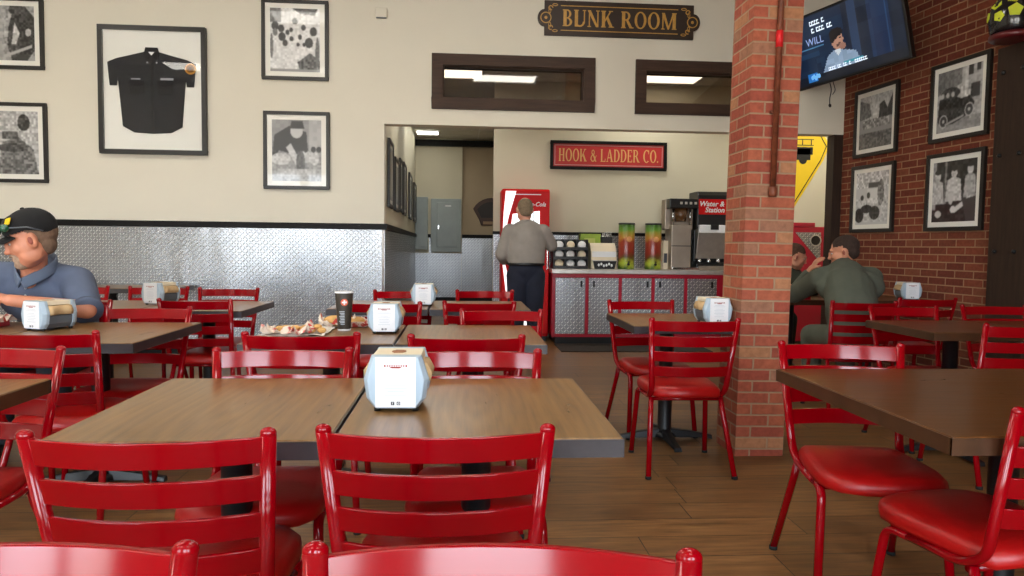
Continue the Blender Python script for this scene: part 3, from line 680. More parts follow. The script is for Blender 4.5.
for x in (-.18, .2): b.prism([(x+.055*math.cos(k*PI/6), .0+.055*math.sin(k*PI/6)) for k in range(12)], -.016, -.012)
for k in range(6): b.box(-.3+k*.12, -.288+k*.12, -.015, -.012, .2, .27)
b.box(-.32, .34, -.015, -.012, .19, .2); b.box(-.32, .34, -.015, -.012, .265, .275)
b.build('engine_symbol', BLACKP, r)
r = thing('red_cabinet', (4.37, 8.75, .03), 'red cabinet with a tread-plate triangle and round opening behind the seated men', 'cabinet')
MB().box(-.30, .22, -.02, .3, 0, 1.44).build('body', MAG, r, .01); MB().box(-.34, .05, -.03, .31, 1.44, 1.49).build('top', MAG, r, .006)
b = MB(); b.prism([(-.2, 1.37), (.13, 1.37), (.13, 1.0)], -.026, -.02); b.build('plate_panel', PLATE, r)
b = MB()
for q in ring(.06, 1.27, .075, .075, .058, .058, n=28): b.prism(q, -.034, -.026)
b.build('opening_rim', CHROME, r)
b = MB(); b.prism([(.06+.058*math.cos(k*PI/12), 1.27+.058*math.sin(k*PI/12)) for k in range(24)], -.03, -.026); b.build('opening', BLACKP, r)
b = MB(); b.box(-.26, .18, -.03, -.02, .08, .9); b.build('door', MAG, r, .006)

# ------------------------------------------------------------------ television on a wall arm
TVL = Vector((3.2, 6.6, 3.03)); TVang = math.radians(-70.0)
r = thing('television', (3.385, 6.07, 3.03), 'large flat television tilted down over the brick wall, showing a man', 'television', rot=(math.radians(-9), 0, 0))
r.rotation_mode = 'XYZ'
r.matrix_world = Matrix.Translation((3.667, 6.75, 3.201)) @ Matrix.Rotation(math.radians(-66.2), 4, 'Z') @ Matrix.Rotation(math.radians(12.8), 4, 'X') @ Matrix.Rotation(math.radians(-3.3), 4, 'Y')
MB().box(-.62, .62, -.03, .03, -.355, .355).build('bezel', BLACKP, r, .008)
MB().box(-.4, .4, .03, .075, -.25, .2).build('rear_housing', BLACKP, r, .01)
cv = Canvas(96, 56, (10, 26, 48), 3); X, Z = cv.X, cv.Z
cv.Rt(0, .5, .1, 1, (12, 36, 64)); cv.Rt(.55, .62, 0, 1, (24, 50, 84)); cv.Rt(.72, .9, 0, 1, (18, 40, 74)); cv.Rt(.86, .88, 0, 1, (34, 64, 100)); cv.noise(9, 6)
cv.Rt(.02, .3, .52, .53, (70, 120, 160)); cv.Rt(0, .25, .4, .47, (20, 52, 84))
cv.Pg([(.26, .13), (.32, .33), (.39, .4), (.48, .36), (.58, .3), (.62, .13)], (128, 152, 180)); cv.noise(14, 2, .2, .56, .13, .36); cv.Pg([(.39, .4), (.42, .3), (.46, .38)], (196, 206, 216))
cv.E(.43, .52, .055, .13, (168, 128, 110)); cv.E(.425, .63, .062, .07, (28, 24, 26)); cv.E(.385, .57, .02, .08, (30, 26, 28)); cv.E(.445, .45, .03, .025, (84, 60, 54)); cv.E(.42, .55, .012, .012, (50, 36, 34)); cv.E(.455, .55, .012, .012, (50, 36, 34)); cv.E(.47, .42, .03, .05, (150, 110, 96))
cv.Rt(.0, 1, .0, .12, (9, 20, 36)); cv.Rt(.1, .2, .03, .16, (30, 110, 190)); cv.Rt(.46, .64, .155, .2, (40, 140, 160)); cv.Rt(.12, .98, .065, .075, (120, 160, 190))
cv.mesh('screen', 1.19, .66, -.0315, SCREEN, r)
TXT = emis('tv_lettering', (225, 235, 245), .4)
def ticks(name, x0, x1, z, h, m, parent, seed, y=-.0335):
    rr = random.Random(seed); b = MB(); x = x0
    while x < x1:
        w_ = rr.uniform(.35, .6)*h
        if rr.random() > .2: b.box(x, x+w_+h*.16, y-.0003, y, z, z+h*.28); b.box(x, x+w_*.35, y-.0003, y, z, z+h); b.box(x, x+w_, y-.0003, y, z+h*.72, z+h)
        elif b.bm.verts: b.build(name, m, parent); b = MB()
        x += w_+h*.16
    if b.bm.verts: b.build(name, m, parent)
ticks('caption_word', -.36, -.20, .225, .045, TXT, r, 1); ticks('caption_word', -.35, -.12, .155, .045, TXT, r, 2); ticks('caption_word', -.26, .2, -.245, .032, TXT, r, 4)
text_mesh('screen_text', 'WILL', .10, emis('tv_lettering_blue', (150, 172, 222), .35), r, Matrix.Translation((-.33, -.0335, .075)) @ FACE, depth=.0003, sx=.9)
b = MB()
for k in range(5): b.ell((-.42+.02*k, -.0335, -.265+.012*math.sin(k*2.3)), (.016, .0008, .022), u=10, v=6)
b.build('channel_bug', emis('tv_bug_blue', (110, 180, 240), .35), r)
b = MB(); b.tube(bez([(0, .07, 0), (.03, .2, .0), (-.05, .38, .02), (-.0, .49, .03)]), .025, seg=8); b.build('wall_arm', BLACKM, r)
b = MB(); b.box(-.12, .12, .485, .5, -.1, .15); b.build('wall_bracket', BLACKM, r)
b = MB(); b.tube(bez([(-.3, .04, -.3), (-.29, .05, -.42), (-.33, .05, -.5), (-.34, .05, -.56)]), .005, seg=6); b.tube(bez([(-.26, .04, -.3), (-.25, .05, -.44), (-.29, .05, -.47)]), .004, seg=6); b.ell((-.34, .05, -.57), (.014, .014, .02)); b.build('dangling_cable', BLACKP, r)

# helmet on top of the timber post
r = wall_frame('fire_helmet', 5.33, 2.80, 'black fire helmet with yellow reflective patches on top of the timber post', 'helmet', off=.19); r.scale = (.80, .80, .80)
HB = M_('helmet_black', (16, 15, 22), rough=.22, coat=.6); HY_ = M_('helmet_yellow_patch', (214, 226, 50), rough=.5); HR = M_('helmet_dark_red', (96, 12, 20), rough=.35, coat=.4)
b = MB(); prof = [(.0, .43), (.06, .425), (.12, .40), (.17, .35), (.20, .27), (.205, .18), (.19, .09), (.175, .06), (.17, .06), (.0, .07)]
b.lathe(prof[::-1], seg=28, mx=Matrix.Diagonal((1.0, 1.0, 1, 1))); b.build('shell', HB, r, smooth=True)
b = MB(); b.lathe([(.12, .0), (.175, .0), (.195, .015), (.190, .05), (.17, .06), (.12, .03)], seg=28); b.build('brim', HR, r)
for az, el, k in ((-40, 4, .064), (-78, -6, .052), (-44, 42, .062), (-4, 16, .058), (-92, 30, .058), (-125, 4, .05), (-140, 40, .05), (-90, 72, .05)):
    a_, e_ = math.radians(az), math.radians(el); n_ = Vector((math.cos(a_)*math.cos(e_), math.sin(a_)*math.cos(e_), math.sin(e_)))
    mx = Matrix.Translation(Vector((0, 0, .22))+Vector((n_.x*.203, n_.y*.203, n_.z*.203))) @ n_.to_track_quat('Z', 'Y').to_matrix().to_4x4()
    b = MB(); b.prism([(k*math.cos(q*2*PI/5+az), k*math.sin(q*2*PI/5+az)) for q in range(5)], -.012, .004, mx=mx, plane='xy'); b.build('reflective_patch', HY_, r, .002)
b = MB(); b.tube([(0, .18, .1), (0, .185, .3), (0, .1, .44), (0, 0, .455), (0, -.1, .43), (0, -.19, .3)], .012, .02, seg=8, up=(1, 0, 0)); b.build('crest', HB, r)
# ================================================================== CHAIRS
def make_chair():
    r = thing('ladder_back_chair', (0, 0, 0), 'x', 'chair')
    for s in (-1, 1):
        # back post, seat rail: one bent flat tube each side
        pts = bez([(s*.222, -.235, .822), (s*.195, -.150, .44), (s*.190, -.075, .395), (s*.192, .10, .392)])
        MB().tube(pts, .0122, .0158, seg=14, up=(1, 0, 0)).build('back_post', RED, r, smooth=True)
        b = MB(); b.ell((s*.222, -.2355, .824), (.0162, .0126, .012)); b.build('post_cap', RED, r)
        # front leg bends down out of the rail
        pts = bez([(s*.192, .095, .392), (s*.195, .185, .388), (s*.215, .235, .012)])
        l = MB().tube(pts, .012, .0150, seg=10, up=(1, 0, 0)).build('leg', RED, r, smooth=True)
        MB().lathe([(0, 0), (.0165, 0), (.0165, .014), (.0, .014)], (s*.2155, .236, 0), 10).build('foot_cap', RUBBER, l)
        l = MB().tube([(s*.186, -.105, .398), (s*.192, -.125, .33), (s*.224, -.245, .012)], .012, .0145, seg=10, up=(1, 0, 0)).build('leg', RED, r, smooth=True)
        MB().lathe([(0, 0), (.0165, 0), (.0165, .014), (.0, .014)], (s*.2245, -.2465, 0), 10).build('foot_cap', RUBBER, l)
    for k in range(4):
        z1 = .818-k*.0805; z0 = z1-.054; n = 22; R = []
        for i in range(n+1):
            u = -1+2*i/n; zc = (z0+z1)/2; hw = (.222-(.822-zc)*.0706)-.006; yp = -.235+(.822-zc)*.2225; y = yp-.042*(1-u*u)+.002; t = .0055; x = hw*u; tl = .011
            R.append([Vector((x, y+t-tl, z1)), Vector((x, y-t-tl, z1)), Vector((x, y-t+tl*.2, z0)), Vector((x, y+t+tl*.2, z0))])
        b = MB(); b.loft(R, None, True, True); b.build('slat', RED, r, .002, sharp=.7)
    for y_ in (.14, -.09): MB().tube([(-.188, y_, .385), (.188, y_, .385)], .010, seg=8).build('cross_bar', RED, r)
    # cushion: wide rounded front, narrower back
    out = []
    for a, c_ in ((-.165, -.150), (-.185, -.11), (-.198, .02), (-.207, .15), (-.195, .215), (-.16, .262), (-.09, .285), (0, .29), (.09, .285), (.16, .262), (.195, .215), (.207, .15), (.198, .02), (.185, -.11), (.165, -.150), (0, -.158)): out.append((a, c_))
    cx_, cy_ = 0, .065; R = []
    for k, z in ((.90, .398), (.985, .404), (1.0, .418), (.985, .438), (.93, .452), (.80, .461), (.5, .465), (.15, .466)): R.append([Vector((cx_+(a-cx_)*k, cy_+(c_-cy_)*k, z)) for a, c_ in out])
    b = MB(); b.loft(R, None, True, True); b.build('seat', VINYL, r)
    return r
PROTO = make_chair(); first = [True]
CH = 'red chair'
def chair(x, y, deg, label, group=None):
    """(x, y) = middle of the top of the backrest; deg 0 faces away from the camera, 180 faces it"""
    a = math.radians(deg); ox, oy = x-(.235*math.sin(a)), y+(.235*math.cos(a))
    o = PROTO if first[0] else copy_tree(PROTO); first[0] = False
    o.location = (ox, oy, 0); o.rotation_euler = (0, 0, a); o['label'] = label; o['group'] = group or 'red ladder-back chairs around the tables'; return o
chair(-.588, 1.396, 1, CH+' in the left foreground, its back to the camera at the near brown table')
chair(-.044, 1.42, -1, CH+' in the centre foreground, its back to the camera below the near napkin holder')
chair(-.545, .862, 180, CH+' cropped at the bottom left corner, only its top rail showing')
chair(.052, .833, 175, CH+' cropped at the bottom centre, only its top rail showing')
chair(-.598, 2.49, 180, CH+' facing the camera across the near table, left of the near napkin holder')
chair(.05, 2.47, 180, CH+' facing the camera across the near table, right of the near napkin holder')
chair(-.636, 2.943, 0, CH+' with its back to the camera in front of the cup and wrapped sandwich')
chair(.03, 2.877, 0, CH+' with its back to us, just behind the near napkin holder')
chair(.236, 4.036, 180, CH+' facing us across the empty second-row table, below the standing man')
chair(-.47, 4.534, 0, CH+' with its back to the camera behind the middle napkin holder and cup')
chair(.127, 4.605, 0, CH+' with its back to the camera at the third table')
chair(-.44, 5.694, 180, CH+' facing the camera just left of the farthest napkin holder')
chair(.202, 5.8, 180, CH+' farthest one facing the camera, at the feet of the standing man')
chair(-1.56, 2.519, 178, CH+' facing the camera at the cropped table on the left edge')
chair(-1.67, 2.971, 0, CH+' in front of the man in the cap, back to the camera')
chair(-1.705, 4.07, 180, CH+' facing us at the right end of the table of the capped man')
chair(-1.665, 4.66, -2, CH+' with its back to us before the far left napkin holder')
chair(-1.814, 5.81, 180, CH+' facing the camera by the tread-plate wall, right of the far left napkin holder')
chair(-2.398, 5.935, 180, CH+' facing the camera by the tread-plate wall, behind the far left napkin holder')
chair(-3.02, 5.95, 180, CH+' by the tread-plate wall, just right of the man in the cap')
chair(-2.335, 4.52, 180, CH+' that the man in the cap sits on')
chair(1.20, 3.582, -2, CH+' with its back to the camera in the aisle left of the brick pillar')
chair(1.234, 4.82, 184, CH+' facing the camera at the small table left of the brick pillar')
chair(1.47, 2.665, 171, CH+' facing the camera right of the brick pillar at the dark near table')
chair(1.50, 1.58, 9, CH+' cropped by the bottom right corner, seat towards the dark near table')
chair(2.87, 4.455, 180, CH+' facing the camera on the right, in front of the man in green')
chair(2.835, 4.851, -4, CH+' that the man in the green uniform sits on')
chair(3.555, 5.225, 0, CH+' with its back to the camera under the napkin holder by the brick wall')
chair(3.575, 4.57, 180, CH+' facing the camera at the right edge beside the timber post')
chair(2.83, 3.377, 0, CH+' with its back to the camera, cropped by the right edge')
chair(3.0, 7.28, 180, CH+' that the man half hidden by the brick pillar sits on')

# ================================================================== TABLES
def make_table(w, d, m, em, z=.75, label='x', loc=(0, 0, 0), cols=1):
    r = thing('dining_table', loc, label, 'table', group='brown pedestal dining tables'); t = .045
    MB().box(-w/2+.003, w/2-.003, -d/2+.003, d/2-.003, z-t+.002, z, m).build('tabletop', m, r, .003)
    b = MB(); e = .0035
    b.box(-w/2, w/2, -d/2-.001, -d/2+.006, z-t, z-e); b.box(-w/2, w/2, d/2-.006, d/2+.001, z-t, z-e); b.box(-w/2, -w/2+.006, -d/2, d/2, z-t, z-e); b.box(w/2-.006, w/2, -d/2, d/2, z-t, z-e)
    b.build('edge_band', em, r)
    MB().lathe([(.0, .05), (.05, .05), (.042, .07), (.041, z-t-.03), (.06, z-t-.02), (.06, z-t), (0, z-t)], seg=20).build('column', BLACKM, r)
    bs = MB().lathe([(0, .02), (.07, .025), (.06, .05), (0, .06)], seg=16).build('base', BLACKM, r)
    for k in range(4):
        a = PI/2*k; R = [[Matrix.Rotation(a, 4, 'Z') @ Vector(p) for p in ((x, -w_, z0), (x, w_, z0), (x, w_*.7, z1), (x, -w_*.7, z1))] for x, w_, z0, z1 in ((.03, .03, .02, .075), (.15, .026, .018, .058), (.27, .022, .012, .036), (.30, .024, .004, .03))]
        MB().loft(R, None, True, False).build('foot', BLACKM, r, .004)
    b = MB()
    for s in (-1, 1): b.box(-.2, .2, s*.02-.012, s*.02+.012, z-t-.012, z-t); b.box(s*.02-.012, s*.02+.012, -.2, .2, z-t-.012, z-t)
    b.build('support_cross', BLACKM, r); return r
for x0, x1, y0, y1, m, em, lb in (
    (-.925, -.290, 1.615, 2.375, TBL, EDGE, 'brown table in the foreground, left half of the joined pair'),
    (-.282, .382, 1.615, 2.365, TBL, EDGE, 'brown table in the foreground with the large napkin holder on it'),
    (-.965, -.291, 3.19, 3.96, TBL, EDGE, 'brown table in the second row with the cup, tray and napkin holder on it'),
    (-.283, .395, 3.19, 3.96, TBL, EDGE, 'empty brown table in the second row right of the middle napkin holder'),
    (-.9, -.22, 4.92, 5.68, TBL, EDGE, 'brown table in the third row with the small far napkin holder on it'),
    (-.205, .49, 4.92, 5.68, TBL, EDGE, 'empty brown table in the third row in front of the standing man'),
    (-2.08, -1.405, 3.2, 4.03, TBL, EDGE, 'brown table end with a napkin holder in front of the man in the cap'),
    (-2.77, -2.088, 3.2, 4.03, TBL, EDGE, 'brown table the man in the cap eats at, cropped by the left edge'),
    (-1.97, -1.295, 1.6, 2.37, TBL, EDGEB, 'brown table cropped by the left edge, level with the near table'),
    (-2.08, -1.395, 4.72, 5.53, TBL, EDGE, 'brown table by the tread-plate wall, right half of the joined pair'),
    (-2.77, -2.088, 4.72, 5.53, TBL, EDGE, 'brown table by the tread-plate wall, left half of the joined pair'),
    (.975, 1.57, 3.95, 4.71, TBL, EDGE, 'small brown table standing left of the brick pillar'),
    (1.165, 2.2, 1.60, 2.55, TBLX, EDGEB, 'dark wooden table cropped by the right edge in the foreground'),
    (2.545, 3.21, 3.68, 4.33, TBLX, EDGEB, 'dark wooden table on the right in front of the man in green'),
    (3.218, 3.88, 3.68, 4.33, TBLX, EDGEB, 'dark wooden table at the right edge beyond the timber post chair'),
    (2.62, 3.4, 6.02, 6.72, TBLX, EDGEB, 'dark table between the two men in green uniforms'),
    (3.408, 4.12, 6.02, 6.72, TBLX, EDGEB, 'dark table by the brick wall with a napkin holder on it')):
    make_table(x1-x0, y1-y0, m, em, label=lb, loc=((x0+x1)/2, (y0+y1)/2, 0))
make_table(1.3, .62, TBL, EDGE, label='brown table set against the tread-plate wall behind the red chairs', loc=(-3.35, 7.22, 0))

# ================================================================== NAPKIN HOLDERS
LOGO = M_('label_logo_red', (150, 44, 30), rough=.5); LOGOD = M_('label_ink', (60, 60, 66), rough=.5); PALEINK = M_('label_pale_line', (190, 196, 204), rough=.5); LOGOB = M_('label_brown_logo', (150, 96, 56), rough=.6)
def make_holder():
    r = thing('napkin_holder', (0, 0, 0), 'x', 'napkin holder', group='white napkin holders on the tables'); W, H, D = .085, .150, .165
    hexo = lambda k: [(-.058*k, .010), (.058*k, .010), (.078*k, .035), (.086*k, .085), (.066*k, .148), (-.066*k, .148), (-.086*k, .085), (-.078*k, .035)]
    for y0, s in ((0.0, 1), (D, -1)):
        P = hexo(1); b = MB()
        R = [[Vector((x*.86, y0-s*.012, .012+(z-.012)*.985)) for x, z in P], [Vector((x*.99, y0+s*.004, z)) for x, z in P], [Vector((x, y0+s*.020, z)) for x, z in P]]
        b.loft(R, None, True, False); b.build('end_plate', BLUEP, r, .002)
    f = MB(); f.box(-.053, .053, -.0145, -.0115, .013, .1455); cd = f.build('front_card', CARD, r, .001)
    b = MB(); b.prism([(-.03, .126), (.03, .126), (.03, .120), (.016, .120), (.010, .1165), (-.010, .1165), (-.016, .120), (-.03, .120)], -.0153, -.0146); b.build('logo', LOGO, cd)
    b = MB()
    for k in range(9): b.box(-.026+.006*k, -.022+.006*k, -.0156, -.0152, .1212, .1248)
    b.build('logo_lettering', CARD, cd)
    b = MB()
    for k, (z, w_) in enumerate(((.108, .026), (.101, .034), (.088, .020), (.080, .030), (.072, .026), (.064, .03), (.056, .022), (.046, .028))): b.box(-w_, w_, -.0152, -.0146, z-.0008, z+.0008)
    b.build('printed_lines', PALEINK, cd)
    b = MB()
    for x in (-.0075, .0075): b.box(x-.0045, x+.0045, -.0152, -.0146, .0195, .0285)
    b.build('social_icons', LOGOD, cd)
    text_mesh('icon_letter', 'f', .009, CARD, cd, Matrix.Translation((-.0075, -.0154, .0238)) @ FACE, depth=.0001)
    b = MB()
    for q in ring(.0075, .024, .0028, .0028, .0016, .0016, n=12): b.prism(q, -.0155, -.0151)
    b.build('icon_ring', CARD, cd)
    b = MB(); b.box(-.058, .058, .018, D-.018, .012, .075); b.build('lower_body', GREYP, r, .003)
    b = MB(); P = [(-.060, .012), (-.075, .035), (-.080, .072), (-.06, .078), (.06, .078), (.080, .072), (.075, .035), (.060, .012)]; b.prism(P, .02, D-.02); b.build('side_wall', GREYP, r, .002)
    for s in (-1, 1):
        R = []
        for i in range(7):
            y = .022+(D-.044)*i/6; k = 1+.10*math.sin(i*1.3+s); q = .0
            R.append([Vector((s*.05, y, .076)), Vector((s*.083*k, y, .078)), Vector((s*.086*k, y, .098)), Vector((s*.078, y, .122)), Vector((s*.05, y, .126))])
        b = MB(); b.loft(R, None, True, True); b.build('napkin_stack', KRAFT, r)
    b = MB(); b.prism([(-.068, .126), (.068, .126), (.064, .147), (-.064, .147)], .018, D-.018); tp = b.build('lid', CREAMP, r, .002)
    b = MB(); b.prism([(.020*math.cos(a)-.012*(abs(math.sin(a)) > .9), .08+.03*math.sin(a)) for a in [k*PI/6 for k in range(12)]], .1472, .1479, plane='xy'); b.build('lid_logo', LOGOB, tp)
    for x in (-.05, .05):
        for y in (.01, D-.01): MB().lathe([(0, 0), (.009, 0), (.009, .012), (0, .012)], (x, y, 0), 10).build('foot', BLACKP, r)
    return r
HP = make_holder()
for i, (x, y, deg, s, lb) in enumerate(((-.165, 1.895, -1, 1.0, 'large white napkin holder nearest the camera on the foreground table'), (-.368, 3.56, 0, 1.0, 'white napkin holder beside the cup on the second-row table'),
    (-.26, 5.19, 0, 1.05, 'small white napkin holder in front of the hall opening'), (-2.055, 3.63, -24, .98, 'white and grey napkin holder in front of the man in the cap'),
    (-2.125, 5.14, -20, 1.05, 'white napkin holder on the far left table by the tread-plate wall'), (1.485, 4.03, 3, 1.03, 'white napkin holder on the small table against the brick pillar'),
    (4.0, 6.10, -10, 1.05, 'white napkin holder by the brick wall, right of the man in green'))):
    o = HP if i == 0 else copy_tree(HP); o.location = (x, y, .75); o.rotation_euler = (0, 0, math.radians(deg)); o.scale = (s, s, s); o['label'] = lb

# ================================================================== CUP, FOOD
r = thing('paper_cup', (-.585, 3.70, .75), 'tall dark paper cup with a red cross badge on the second-row table', 'cup')
CUPM = M_('dark_cup_print', (62, 56, 48), rough=.5, var=.25, scale=40)
MB().lathe([(0, 0), (.030, 0), (.032, .006), (.046, .192), (.0, .192)][1:4], seg=28, cap=False).build('cup_wall', CUPM, r)
MB().lathe([(.030, .0), (.0325, .0), (.0332, .008), (.031, .008)], seg=28).build('base_band', CARD, r)
MB().lathe([(.044, .19), (.0475, .19), (.0485, .194), (.0475, .199), (.044, .198)], seg=28).build('rim', CARD, r)
def on_cup(z, d=.001): return Matrix.Translation((.008, -(.032+.014*z/.19)-d, z)) @ Matrix.Rotation(math.radians(14), 4, 'Z')
b = MB(); b.prism([(.018*math.cos(k*PI/10), .018*math.sin(k*PI/10)) for k in range(20)], -.001, .004, mx=on_cup(.145)); bd = b.build('badge', M_('badge_orange', (214, 96, 58), rough=.5), r)
b = MB(); b.box(-.004, .004, -.002, 0, -.012, .012, mx=on_cup(.145, .0012)); b.box(-.012, .012, -.0019, 0, -.004, .004, mx=on_cup(.145, .0012)); b.build('badge_cross', CARD, bd)
b = MB()
for k in range(9): b.box(-.014+.003*(k % 3), .012, -.001, .003, -.0016, .0016, mx=on_cup(.098-k*.008, .0005) @ Matrix.Translation((-.012, 0, 0)))
b.build('printed_text', PALEINK, r)

def checked():
    b = NB('red_checked_paper'); b.set(col=b.ramp(b.noise(scale=26, detail=2), [(.52, srgb(224, 206, 188)), (.62, srgb(186, 60, 50))]), rough=.7); return b.m
WRAP = M_('white_wrap_paper', (236, 226, 214), rough=.7, var=.03, scale=20); WRAPR = checked(); BREAD = M_('bread', (206, 158, 92), rough=.7, var=.25, scale=22)
def crumple(name, w_, d_, h_, m, parent, seed, n=12, loc=None):
    rr = random.Random(seed); me = MB(); g = [[Vector((-w_/2+w_*i/n+rr.uniform(-.2, .2)*w_/n, -d_/2+d_*j/n+rr.uniform(-.2, .2)*d_/n, .002+h_*abs(rr.gauss(0, .45))*(1 if 0 < i < n and 0 < j < n else 1.3))) for i in range(n+1)] for j in range(n+1)]
    P = [p for row in g for p in row]; k = n+1
    me.faces(P, [(j*k+i, j*k+i+1, (j+1)*k+i+1, (j+1)*k+i) for j in range(n) for i in range(n)]); o = me.build(name, m, parent, loc=loc)
    md = o.modifiers.new('thick', 'SOLIDIFY'); md.thickness = .0008; return o
r = thing('sandwich_wrapper', (-.79, 3.63, .75), 'open white and red sandwich paper with food scraps left of the cup', 'food wrapper')
crumple('paper_sheet', .30, .40, .012, WRAP, r, 3); crumple('checked_sheet', .24, .18, .035, WRAPR, r, 5, loc=(-.02, -.12, .008))
b = MB()
for k in range(9): b.ell((-.07+.025*k, -.12+.02*math.sin(k*2), .03+.008*math.sin(k*3)), (.022, .02, .014), u=10, v=6)
b.build('sandwich_scraps', BREAD, r)
r = thing('wrapped_sandwich', (-.60, 3.86, .75), 'crumpled red and white sandwich wrap behind the cup', 'food wrapper')
crumple('checked_sheet', .26, .14, .05, WRAPR, r, 8); b = MB(); b.ell((-.06, 0, .03), (.06, .045, .03)); b.ell((.05, .01, .028), (.05, .04, .026)); b.build('roll', BREAD, r)
r = thing('food_tray', (-2.52, 3.72, .75), 'meal on red and white paper in front of the man in the cap', 'food tray')
b = MB(); b.box(-.2, .2, -.14, .14, .0, .01); b.box(-.2, .2, -.15, -.14, 0, .03); b.box(-.2, .2, .14, .15, 0, .03); b.box(.2, .21, -.15, .15, 0, .03); b.box(-.21, -.2, -.15, .15, 0, .03); b.build('tray', MAG, r, .003)
crumple('paper_sheet', .46, .34, .03, WRAPR, r, 14, loc=(.02, -.02, .02)); crumple('white_sheet', .22, .2, .03, WRAP, r, 17, loc=(.1, -.05, .04))
b = MB()
for k in range(16): b.ell((-.1+.02*k+random.uniform(-.02, .02), random.uniform(-.06, .08), .055+random.uniform(0, .02)), (.022, .018, .012), u=8, v=6)
b.build('food', BREAD, r)
r = thing('food_tray', (2.84, 6.2, .75), 'red tray with food between the man in green and the brick pillar', 'food tray')
b = MB(); b.box(-.2, .2, -.14, .14, .0, .012); b.box(-.21, .21, -.15, -.14, 0, .035); b.box(-.21, .21, .14, .15, 0, .035); b.box(.2, .21, -.15, .15, 0, .035); b.box(-.21, -.2, -.15, .15, 0, .035); b.build('tray', MAG, r, .003)
b = MB(); b.ell((-.04, .0, .04), (.1, .05, .035)); b.ell((.1, .02, .035), (.06, .05, .03)); b.build('sandwich', BREAD, r)

# ================================================================== DRINKS COUNTER
CX0, CX1, CY = 1.115, 3.30, 8.62; n = 5; W_ = (3.15-CX0)/5
r = thing('drinks_counter', (0, CY, 0), 'long low counter with red framed tread-plate doors under the red sign', 'cabinet')
MB().box(CX0+.01, CX1, .02, BY-.03-CY, .09, .86).build('carcass', MAG, r); MB().box(CX0+.05, CX1-.05, .06, BY-.04-CY, 0, .09).build('plinth', BLACKP, r)
b = MB(); b.box(CX0, CX1, 0, .02, .845-.03, .86); b.box(CX0, CX1, 0, .02, .09, .125)
for k in range(6): x = CX0+.018+k*W_; b.box(x-.020, x+.020, 0, .02, .125, .83)
b.build('face_frame', MAG, r, .002)
for k in range(5):
    x0 = CX0+.018+k*W_+.022; x1 = x0+W_-.044
    d_ = MB().box(x0, x1, .001, .018, .13, .81).build('door', PLATED, r, .002)
    hx_ = x1-.05 if k in (0, 2) else x0+.06
    if k == 4: hx_ = x1-.06
    b = MB(); b.box(hx_-.012, hx_+.012, -.012, .001, .70, .775); b.build('handle', BLACKP, d_, .003)
MB().box(CX0-.01, CX1+.02, -.02, BY-.008-CY, .86, .915).build('worktop', STEEL, r, .006)
b1('trim_17', 1.15, 2.9, 8.0, 8.60, 0, .008, M_('dark_floor_mat', (40, 30, 22), rough=.9))
CT = .916
# lid rack
r = thing('lid_rack', (1.362, 8.92, CT), 'black rack of white cup lids on the counter beside the red cooler', 'rack')
b = MB(); b.box(-.21, .21, .16, .17, 0, .36)
for x in (-.215, -.075, .065, .205): b.box(x, x+.01, -.12, .17, 0, .36)
for z in (0, .115, .23): b.box(-.21, .21, -.12, .17, z, z+.01); b.box(-.21, .21, -.13, -.12, z, z+.035)
b.build('case', BLACKP, r)
for c_ in range(3):
    for k in range(3):
        x, z = -.14+c_*.14, .062+k*.115; q = MB(); mx = Matrix.Translation((x, -.10, z)) @ Matrix.Rotation(math.radians(62), 4, 'X')
        for i in range(4): q.lathe([(0, 0), (.052, 0), (.052, .006), (.044, .011), (0, .011)], (0, 0, -.012*i), 18, mx=mx)
        q.build('lid_stack', WHITE if (c_+k) % 3 else CREAMP, r)
r = thing('tea_box', (1.66, 9.17, CT), 'lime green box behind the white tray box on the counter', 'box'); GRN = M_('lime_print', (150, 178, 60), rough=.5, var=.2, scale=14)
MB().box(-.13, .13, -.06, .06, 0, .43).build('carton', GRN, r, .004); MB().box(-.08, .06, -.063, -.06, .28, .38).build('printed_panel', M_('pale_lime', (196, 206, 110), rough=.5), r); MB().box(-.13, .13, -.07, .07, .40, .435).build('flap', GRN, r)
r = thing('condiment_bin', (1.785, 8.93, CT), 'white and black condiment bin on the counter left of the tall cans', 'bin')
b = MB(); b.prism([(-.1, 0), (.16, 0), (.16, .32), (.04, .32), (-.06, .22), (-.1, .1)], -.16, .16, plane='yz'); b.build('housing', CREAMP, r, .006)
MB().box(-.15, .15, -.085, -.07, .12, .215).build('front_label', WHITE, r, .003)
b = MB(); b.prism([(-.145, .10), (.145, .10), (.12, .0), (-.12, .0)], -.16, -.04); b.build('black_pan', BLACKP, r, .006); MB().box(-.155, .155, -.175, -.03, .098, .108).build('pan_rim', STEEL, r, .002)
b = MB()
for k in range(6): b.ell((-.08+.032*k, -.17, .05+.012*math.sin(k*2)), (.014, .008, .018), u=8, v=6)
b.build('sugar_packets', WHITE, r)
r = thing('straw_holder', (1.875, 9.17, CT), 'black straw holder behind the condiment bin', 'holder')
b = MB(); b.box(-.07, .07, -.05, .05, 0, .40); b.build('body', BLACKP, r, .006)
b = MB()
for k in range(8): b.tube([(-.05+.014*k, -.02+.01*(k % 3), .30), (-.055+.016*k, -.03+.01*(k % 3), .46)], .004, seg=6)
b.build('straws', CHROME, r)
TG = NB('tea_can_print'); x_, y_, z_ = TG.xyz(); nn = TG.noise(scale=9, detail=3)
TG.set(col=TG.ramp(TG.math('ADD', TG.math('DIVIDE', z_, .555), TG.math('MULTIPLY', TG.math('SUBTRACT', nn, .5), .35)), [(.0, srgb(60, 90, 24)), (.12, srgb(176, 190, 60)), (.24, srgb(96, 70, 30)), (.34, srgb(136, 40, 26)), (.62, srgb(150, 54, 30)), (.72, srgb(186, 130, 50)), (.86, srgb(90, 140, 40)), (1, srgb(60, 104, 30))]), rough=.35, coat=.3)
